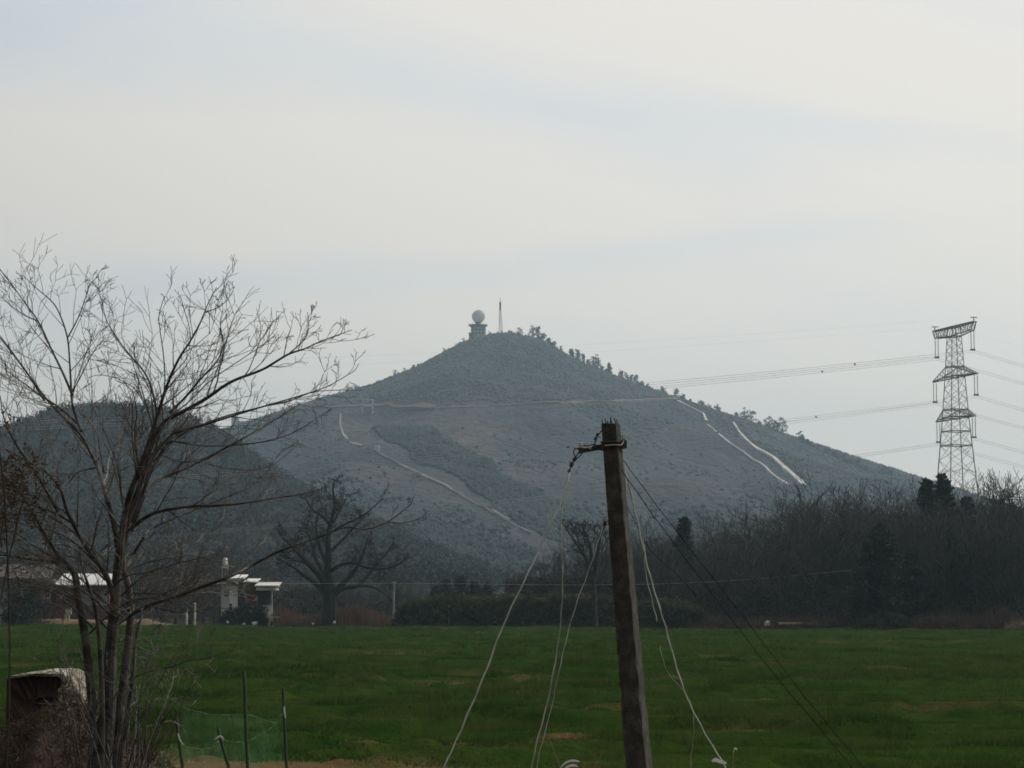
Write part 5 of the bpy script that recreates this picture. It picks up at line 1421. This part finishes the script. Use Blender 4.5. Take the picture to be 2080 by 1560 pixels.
# stems from the ground
def stem(pxs, r0, r1, dd):
    w = [P(a, b, TD + dd * (i + 1) / len(pxs)) for i, (a, b) in enumerate(pxs)]
    base_ = np.array((w[0][0] * .6 + gx * .4, TD + dd * .3, -.1)); w = smooth_line([base_] + w, 3); tb.tube(w, np.linspace(r0 * .72, r1 * .8, len(w)), 10)
stem([(212, 1560), (222, 1450), (224, 1340), (231, 1260), (236, 1200), (238, 1165), (243, 1120), (248, 1080)], .085, .034, 0.0)
stem([(200, 1570), (190, 1450), (176, 1310), (160, 1215), (152, 1160), (138, 1148)], .065, .024, -.25)
stem([(225, 1570), (246, 1430), (258, 1330), (267, 1245), (262, 1190), (251, 1158), (250, 1120), (262, 1060)], .060, .018, .25)
stem([(206, 1570), (208, 1440), (205, 1330), (196, 1240), (180, 1190), (165, 1150), (160, 1110)], .042, .0025, -.4)
stem([(238, 1575), (262, 1450), (272, 1350), (276, 1290), (292, 1240), (310, 1200)], .035, .007, .4)
K = dict(maxlev=2, kids=(3, 3, 2), minr=.0017, up=.035, spread=(.35, .95), wob=.085)
R2 = .020
limbs = [
 ([(237, 1235)] + c2_((610, 470), (500, 330), (430, 210), (370, 90)) + c3_((650, 900), (480, 700), (320, 620), (150, 530)), 0, -.9, .034, .006, 11, .75),
 (c3_((740, 1240), (620, 1170), (480, 1110), (300, 1060), (60, 950), (-80, 900)), -.2, -.6, .018, .004, 8, .5),
 ([(238, 1110)] + c3_((1230, 1370), (1130, 1000), (1040, 680), (900, 400), (820, 280), (520, 0)) + c1((130, 740), (0, 570), (-80, 480)), 0, .9, .030, .005, 20, .95),
 (c3_((860, 290), (815, 180), (760, 0)) + c1((405, 900), (395, 720), (385, 570), (340, 440), (300, 370), (200, 290), (130, 220)), .5, 1.0, .016, .003, 14, .62),
 (c1((410, 900), (360, 780), (300, 660), (220, 480), (150, 390), (80, 290), (0, 190), (-40, 120)), .6, 1.3, .014, .003, 14, .62),
 (c1((215, 480), (120, 440), (0, 340)), 1.0, 1.2, .007, .002, 6, .4),
 (c1((385, 570), (450, 450), (490, 330), (500, 280), (560, 220)), .9, .6, .008, .002, 7, .36),
 (c1((410, 880), (470, 770), (520, 660), (600, 570)), .6, .3, .007, .002, 7, .34),
 ([(240, 1160), (246, 1090), (260, 1010), (285, 950), (305, 890)] + c1((880, 1050), (940, 850), (1010, 690), (1080, 590), (1130, 500), (1180, 370), (1225, 290)), 0, -.6, .040, .0028, 26, .85),
 (c1((880, 1050), (935, 880), (930, 700), (905, 530), (895, 450), (930, 340)), -.3, -.9, .013, .0025, 15, .55),
 (c1((890, 1000), (850, 820), (790, 730), (740, 680), (640, 550), (600, 470), (560, 360)), -.3, -.1, .013, .0025, 14, .6),
 (c1((870, 1100), (830, 960), (760, 860), (750, 850), (660, 800), (560, 780), (500, 800)), .3, .8, .012, .0025, 12, .55),
 (c1((1080, 590), (1070, 500), (1040, 410), (1020, 330)), -.4, -.1, .006, .002, 5, .3),
 (c1((1160, 430), (1250, 400), (1310, 330), (1325, 290)), -.5, -.3, .006, .002, 6, .25),
 ([(262, 1060), (290, 960)] + c1((900, 1060), (1000, 1010), (1170, 920), (1300, 820), (1480, 760), (1560, 710), (1640, 660), (1720, 640), (1800, 600), (1880, 570), (1990, 530)), .2, -.7, .032, .0028, 24, .72),
 (c1((1640, 660), (1700, 610), (1740, 560), (1750, 500), (1740, 430)), -.5, -.6, .007, .002, 6, .26),
 (c1((960, 1000), (1060, 900), (1140, 800), (1240, 700), (1270, 600), (1240, 500), (1260, 420)), .0, -.5, .014, .0025, 15, .6),
 (c1((920, 1040), (1060, 950), (1180, 820), (1330, 720), (1450, 640), (1560, 560)), .1, .6, .013, .0025, 14, .6),
 (c1((940, 1130), (1060, 1090), (1180, 1060), (1400, 990), (1500, 960), (1640, 920), (1850, 855), (1940, 800), (2010, 760), (2030, 720)), .1, -1.0, .020, .0028, 17, .6),
 (c1((960, 1150), (1220, 1030), (1500, 960), (1650, 930), (1760, 880), (1880, 870), (2061, 870)), .1, .7, .015, .0025, 14, .5),
 ([(266, 1080), (290, 1010)] + c1((870, 1380), (960, 1350), (1060, 1310), (1180, 1250), (1400, 1130), (1500, 1070), (1600, 1010), (1730, 930)), .3, 1.0, .024, .0028, 17, .65),
 (c1((940, 1150), (1040, 1170), (1150, 1190), (1400, 1180), (1600, 1140), (1720, 1080), (1850, 990)), .1, -.6, .012, .0025, 14, .5),
 (c1((900, 1220), (1000, 1280), (1120, 1270), (1250, 1310), (1440, 1330), (1560, 1290), (1660, 1200)), .2, .7, .011, .0022, 12, .5),
 (c2_((720, 220), (850, 120), (960, 95), (1100, 75), (1250, 75), (1400, 60), (1560, 30), (1700, 15), (1860, -30)), .2, -.9, .022, .003, 17, .6),
 (c2_((700, 450), (760, 340), (810, 260), (840, 210), (1000, 140), (1150, 80), (1350, 0), (1500, -60)), .2, .8, .019, .0028, 13, .6),
 (c2_((640, 760), (720, 700), (860, 630), (1000, 590), (1100, 550), (1300, 480), (1450, 400), (1580, 330), (1850, 240), (1950, 180), (2060, 130)) + [(768, 1022), (778, 1012)], 0, -1.3, .026, .004, 13, .5),
 ([(664, 1085), (701, 1068), (742, 1078), (789, 1061), (815, 1040), (836, 1024), (840, 1008)], -1.1, -1.4, .009, .0028, 5, .22),
 ([(789, 1061), (820, 1063), (848, 1055), (864, 1046), (868, 1038)], -1.2, -1.25, .005, .0022, 3, .14),
 (c2_((700, 470), (760, 420), (830, 400), (900, 380), (980, 370), (1050, 350), (1200, 380)), .25, .5, .012, .0025, 8, .42),
 (c2_((700, 570), (880, 570), (1000, 590), (1060, 550), (1110, 520), (1130, 470)), .25, -.5, .010, .003, 6, .36),
 (c2_((860, 640), (950, 670), (1080, 680), (1200, 650), (1320, 660)), .1, -.4, .009, .003, 8, .4),
 (c2_((860, 590), (850, 640), (855, 680), (872, 760), (850, 840), (780, 875), (700, 890)), -.1, -.3, .0065, .003, 3, .25),
 (c2_((430, 440), (340, 370), (290, 300), (250, 230), (180, 100), (120, 0), (60, -60)), -.2, -.8, .026, .006, 12, .6),
 (c2_((340, 395), (220, 380), (100, 370), (0, 350), (-80, 350)), -.2, -.4, .017, .006, 8, .5),
 (c2_((330, 380), (200, 310), (110, 240), (30, 190), (-40, 150)), -.2, .4, .014, .005, 8, .5),
 (c2_((470, 430), (560, 340), (640, 270), (740, 230), (860, 180)), 0, .6, .013, .003, 8, .45),
 (c2_((430, 520), (300, 430), (150, 400), (60, 440)), -.2, .3, .010, .003, 7, .45),
 (c2_((600, 760), (480, 620), (300, 520), (160, 410)), -.1, -.7, .010, .003, 8, .45),
 (c2_((720, 1060), (850, 1010), (1000, 980), (1060, 950), (1180, 940), (1280, 900)), .2, -.5, .009, .003, 9, .36),
 (c2_((700, 900), (820, 900), (940, 960)), .2, .6, .006, .002, 5, .3),
 (c1((330, 1560), (200, 1330), (90, 1180), (20, 1040), (0, 900)), -.4, -.9, .020, .004, 18, .7),
 (c1((260, 1560), (100, 1440), (0, 1330)), -.3, -.8, .016, .004, 10, .6),
 (c1((250, 930), (160, 780), (60, 640), (0, 560)), .7, 1.2, .010, .003, 12, .6),
 (c1((440, 1060), (330, 960), (220, 900), (150, 840), (60, 780), (0, 720)), .5, .1, .013, .003, 14, .6),
 (c1((590, 1340), (560, 1180), (555, 1120), (500, 1040), (440, 980)), .4, .9, .009, .003, 9, .45),
 (c1((580, 1330), (650, 1340), (740, 1300), (830, 1200)), .4, .8, .007, .003, 7, .4),
 (c1((540, 1310), (430, 1330), (390, 1400), (340, 1420)), .3, .1, .010, .006, 4, .4),
 (c1((790, 1380), (770, 1220), (760, 1080), (780, 1000), (750, 870)), -.2, -.7, .012, .004, 10, .5),
]
for pts, d0, d1, r0, r1, tw, twl in limbs:
    if 308 < pts[0][0] < 350 and 850 < pts[0][1] < 930:
        o1 = r.uniform(-9, 9); pts = [(262 + o1, 1060), (292 + o1, 975)] + list(pts); d0 = d0 * .7; r0 = r0 * .95; tw += 2
    limb(tb, cb, r, pts, TD + d0, TD + d1, r0 * .74, max(.0022, r1 * .8), int(tw * .72) + 1, twl * .72, start=.12, **K)
# low arching side limbs
for i in range(16):
    sgn = -1 if i % 3 else 1; x0 = 205 + r.uniform(-30, 40); y0 = r.uniform(1120, 1330); L_ = r.uniform(130, 260)
    pts = [(x0, y0), (x0 + sgn * L_ * .3, y0 - L_ * .30), (x0 + sgn * L_ * .65, y0 - L_ * .42 - r.uniform(-20, 20)), (x0 + sgn * L_, y0 - L_ * r.uniform(.25, .55))]
    limb(tb, cb, r, pts, TD + r.uniform(-.3, .3), TD + r.uniform(-1.2, 1.2), .0085, .0022, 10, .42, start=.2, **K)
# upright shoots from the base
for i in range(26):
    x0 = r.uniform(160, 300); lean = r.normal(.15, .35)
    pts = [(x0, 1600), (x0 + lean * 60, 1500), (x0 + lean * 140 + r.normal(0, 8), 1400), (x0 + lean * 220 + r.normal(0, 15), 1320 + r.uniform(-60, 80))]
    limb(tb, cb, r, pts, TD + r.uniform(-.6, .6), TD + r.uniform(-.8, .8), .008, .002, 5, .3, start=.3, maxlev=1, kids=(3, 3), minr=.0018, up=.05)
part(tb, 'trunk', M['bark'], Tt_); part(cb, 'twigs', M['twig_near'] if 'twig_near' in M else mat('twig_near', (0.055, 0.048, 0.040), (0.15, 0.14, 0.12), 2.5, rough=.55, spec=.5), Tt_)

# leafy vine tangle at the left edge
mb = MB(); sb = MB(); c = P(20, 980, 16.0); r_ = np.random.default_rng(3)
n = 110
px_ = r_.normal(10, 42, n); py_ = r_.normal(1000, 70, n); dd2 = r_.uniform(15.4, 16.8, n)
cs = np.array([P(a, b, d) for a, b, d in zip(px_, py_, dd2)])
leafcloud(mb, cs, r_.uniform(.05, .14, n), 26, .010)
ft_ = np.array((P(-20, 1560, 16)[0], 16.0, -.1))
for i in range(6):
    e = cs[r_.integers(n)]; m1 = ft_ * .55 + e * .45 + r_.normal(0, .12, 3); w = smooth_line([ft_ + r_.normal(0, .06, 3) * (1, 1, 0), m1, e, e + r_.normal(0, .15, 3)], 3); sb.tube(w, np.linspace(.010, .002, len(w)), 4)
o = empty('vine_tangle', tuple(ft_), 'brown tangle of dry leafy vines at the left edge of the picture', 'vines')
part(sb, 'stems', M['twig'], o); part(mb, 'dry_leaves', M['dryleaf'], o)

# reddish bare shrub behind the tree, by the white house
for (px, top, d, lab, sd_) in ((400, 1128, 266, 'reddish leafless shrub left of the white house', 81), (330, 1150, 262, 'low reddish leafless shrub left of the white posts', 82)):
    h = hgt(px, top, d); tb, cb = bare_tree(sd_, h, forks=7, trunk=.12, kids=(6, 5, 5), minr=.03)
    plant(tb, cb, 'red_shrub', (M['bark_dark'], M['redbrush']), at_px(px, d), lab, 'shrub', None, ('stem', 'twigs'))

# ------------------------------------------------------------------ near: ruined brick wall
rd = 24.0
a = P(10, 1368, rd); b = P(128, 1368, rd); e = P(166, 1430, rd)
Rw = empty('ruined_wall', ((a[0] + b[0]) / 2, rd, -.1), 'ruined brick wall block with pale mortar cap at the lower left behind the bare tree', 'wall')
from mathutils.geometry import tessellate_polygon
def slab_poly(pxs, d, th, name, m, parent, jag=1.2, sub=6, back=1.0):
    pts = []
    for (x0_, y0_), (x1_, y1_) in zip(pxs, pxs[1:] + pxs[:1]):
        for k in range(sub): pts.append((x0_ + (x1_ - x0_) * k / sub + random.uniform(-jag, jag) * (k > 0), y0_ + (y1_ - y0_) * k / sub + random.uniform(-jag, jag) * (k > 0)))
    f = np.array([P(x_, y_, d) for x_, y_ in pts]); n = len(f); g = f.copy(); g[:, 1] += th
    f[:, 1] += rng.normal(0, .02, n); ctr_ = f.mean(0); mid_ = ctr_ + (f - ctr_) * .6; mid_[:, 1] = d - .05 + rng.normal(0, .025, n)
    g = g[:, :]; g[:, 0] = ctr_[0] + (g[:, 0] - ctr_[0]) * back
    tri = tessellate_polygon([[Vector((p[0], p[2], 0)) for p in mid_]])
    mb = MB(); mb.add(np.concatenate((mid_, f, g)), q=[(r0_ * n + i, r0_ * n + (i + 1) % n, (r0_ + 1) * n + (i + 1) % n, (r0_ + 1) * n + i) for r0_ in (0, 1) for i in range(n)],
                      t=[tuple(t_) for t_ in tri] + [(t_[0] + 2 * n, t_[2] + 2 * n, t_[1] + 2 * n) for t_ in tri])
    return part(mb, name, m, parent)
M['cap_mortar'] = mat('cap_mortar', (0.52, 0.49, 0.42), (0.16, 0.14, 0.11), 5.0, rough=.95, bump=1.0, bscale=25, detail=8)
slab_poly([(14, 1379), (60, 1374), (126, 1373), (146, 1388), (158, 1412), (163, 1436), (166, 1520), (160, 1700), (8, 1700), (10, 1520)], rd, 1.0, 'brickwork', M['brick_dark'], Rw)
slab_poly([(12, 1377), (30, 1371), (52, 1367), (78, 1364), (100, 1363), (122, 1366), (134, 1373), (110, 1374.5), (80, 1372), (50, 1373)], rd - .05, 1.1, 'mortar_cap', M['cap_mortar'], Rw, 1.3, 5)
slab_poly([(126, 1372), (140, 1375), (151, 1388), (158, 1404), (170, 1432), (160, 1430), (150, 1424), (136, 1431), (118, 1440), (96, 1451), (84, 1455), (104, 1441), (121, 1424), (117, 1404), (124, 1392)], rd - .14, .9, 'broken_render', mat('plaster_near', (0.34, 0.31, 0.25), (0.10, 0.08, 0.055), 7.0, rough=.95, bump=1.0, bscale=30, detail=8), Rw, 1.6, 5, 1.0)

# brushwood heap and litter around the foot of the tree
xs_ = np.linspace(P(-60, 1500, 19)[0], P(430, 1500, 19)[0], 70); ys_ = np.linspace(13.5, 22.5, 50); X, Y, q = grid(xs_, ys_)
hx = np.interp(X, [xs_[0], P(60, 0, 19)[0], P(140, 0, 19)[0], P(230, 0, 19)[0], P(330, 0, 19)[0], P(430, 0, 19)[0]], [1.62, 1.66, 1.86, 1.64, 1.34, .95])
Z = hx * np.exp(-((Y - 19.3) / 2.6) ** 2) * (0.86 + .28 * fbm(X * 1.5, Y * 1.5, 4)) - .15
mb = MB(); mb.add(np.stack((X, Y, Z), -1), q=q); o = mb.obj('litter_mound', mat('litter', (0.022, 0.016, 0.011), (0.065, 0.042, 0.028), 6, rough=.95, bump=1.0, bscale=30), smooth=True); tag(o, kind='structure')
mb = MB(); lb = MB(); n = 4200
ix = rng.uniform(xs_[0], xs_[-1], n); iy = rng.uniform(15.5, 21.5, n)
iz = np.interp(ix, xs_, np.interp(xs_, [xs_[0], P(60, 0, 19)[0], P(140, 0, 19)[0], P(230, 0, 19)[0], P(330, 0, 19)[0], P(430, 0, 19)[0]], [1.62, 1.66, 1.86, 1.64, 1.34, .95])) * np.exp(-((iy - 19.3) / 2.6) ** 2) - .15
for i in range(n):
    p = np.array((ix[i], iy[i], iz[i] - .05)); dv = rng.normal(0, .12, 3); dv[2] = abs(rng.normal(.08, .09)) * (1.4 if ix[i] < -2.9 else .8); bend = rng.normal(0, .03, 3)
    mb.tube(np.array((p, p + dv * .5 + bend, p + dv)), (.004, .003, .0015), 3)
o = mb.obj('brushwood', mat('brushwood', (0.022, 0.017, 0.012), (0.07, 0.052, 0.038), 2.0, rough=.9)); tag(o, 'tangled dark brushwood and dead stems around the foot of the bare tree', 'brushwood', kind='stuff')
leafcloud(lb, np.stack((ix, iy, iz + .05 + rng.random(n) * .05), 1), np.full(n, .05), 4, .011)
o = lb.obj('leaf_litter', M['dryleaf']); tag(o, 'brown leaf litter on the mound around the bare tree', 'leaf litter', kind='stuff')

# ------------------------------------------------------------------ grass
def tufts(mb, x, y, h, w, per):
    n = len(x); z = field_z(x, y)
    x = np.repeat(x, per) + rng.normal(0, 1, n * per) * np.repeat(w, per) * 1.6; y = np.repeat(y, per) + rng.normal(0, 1, n * per) * np.repeat(w, per) * 1.6; z = np.repeat(z, per) - .02
    hh = np.repeat(h, per) * rng.uniform(.5, 1.1, n * per); ww = np.repeat(w, per) * rng.uniform(.12, .3, n * per); a = rng.uniform(0, math.pi, n * per)
    dx, dy = np.cos(a) * ww, np.sin(a) * ww; lx, ly = rng.normal(0, .35, n * per) * hh, rng.normal(0, .35, n * per) * hh
    v = np.stack((np.stack((x - dx, y - dy, z), 1), np.stack((x + dx, y + dy, z), 1), np.stack((x + lx, y + ly, z + hh), 1)), 1)
    mb.add(v.reshape(-1, 3), t=np.arange(n * per * 3).reshape(-1, 3))
mb = MB()
for (y0, y1, dens_, h0, w0, per) in ((31, 60, 60, .08, .055, 4), (60, 110, 22, .09, .09, 4), (110, 262, 6, .09, .17, 4)):
    area = .25 * (y1 ** 2 - y0 ** 2); n = int(area * dens_)
    y = np.sqrt(rng.uniform(y0 ** 2, y1 ** 2, n)); x = rng.uniform(-.25, .25, n) * y
    k = (rng.random(n) > soil_mask(x, y) * 1.05) & (y < field_far(x)) & (y > field_near(x) - .5)
    x, y = x[k], y[k]; hv = h0 * (.5 + .5 * fbm(x * .3 + 80, y * .5, 4) + 1.9 * np.clip((fbm(x * .45 + 120, y * .38 + 60, 3) - .54) * 9, 0, 1)) * rng.uniform(.8, 1.25, len(x))
    tufts(mb, x, y, hv, np.full(len(x), w0), per)
gm = mat('wheat_blades', (0.023, 0.058, 0.009), (0.074, 0.100, 0.025), .45, rough=1.0, transl=.5, stretch=(.4, 1, 1), coord='World', spec=.0, ramp=(.38, .62), detail=6)
o = mb.obj('wheat_grass', gm); tag(o, 'short green young wheat covering the field', 'grass', kind='stuff')
# pale straw stubble along the bare strips
mb = MB(); n = 110000; y = np.sqrt(rng.uniform(31 ** 2, 150 ** 2, n)); x = rng.uniform(-.25, .25, n) * y; k = rng.random(n) < np.clip(soil_mask(x, y), 0, .9) ** 1.6 * .5; x, y = x[k], y[k]
tufts(mb, x, y, np.full(len(x), .06), np.full(len(x), .06), 2)
o = mb.obj('straw_stubble', mat('stubble', (0.42, 0.34, 0.21), (0.26, 0.17, 0.10), 1.2, rough=.9, coord='World')); tag(o, 'pale straw stubble on the bare strips of the field', 'stubble', kind='stuff')

# ------------------------------------------------------------------ haze
mb = MB(); mb.box((0, 1770, 150), (6100, 3720, 304))
hm = bpy.data.materials.new('haze'); hm.use_nodes = True; nt = hm.node_tree; nt.nodes.clear()
vol = nt.nodes.new('ShaderNodeVolumePrincipled'); out = nt.nodes.new('ShaderNodeOutputMaterial')
vol.inputs['Color'].default_value = (0.55, 0.75, 0.90, 1); vol.inputs['Density'].default_value = 0.000205; vol.inputs['Anisotropy'].default_value = 0.3
nt.links.new(vol.outputs[0], out.inputs['Volume'])
o = mb.obj('haze', hm); tag(o, kind='stuff'); o['label'] = 'thin bluish haze over the whole valley'; o['category'] = 'haze'
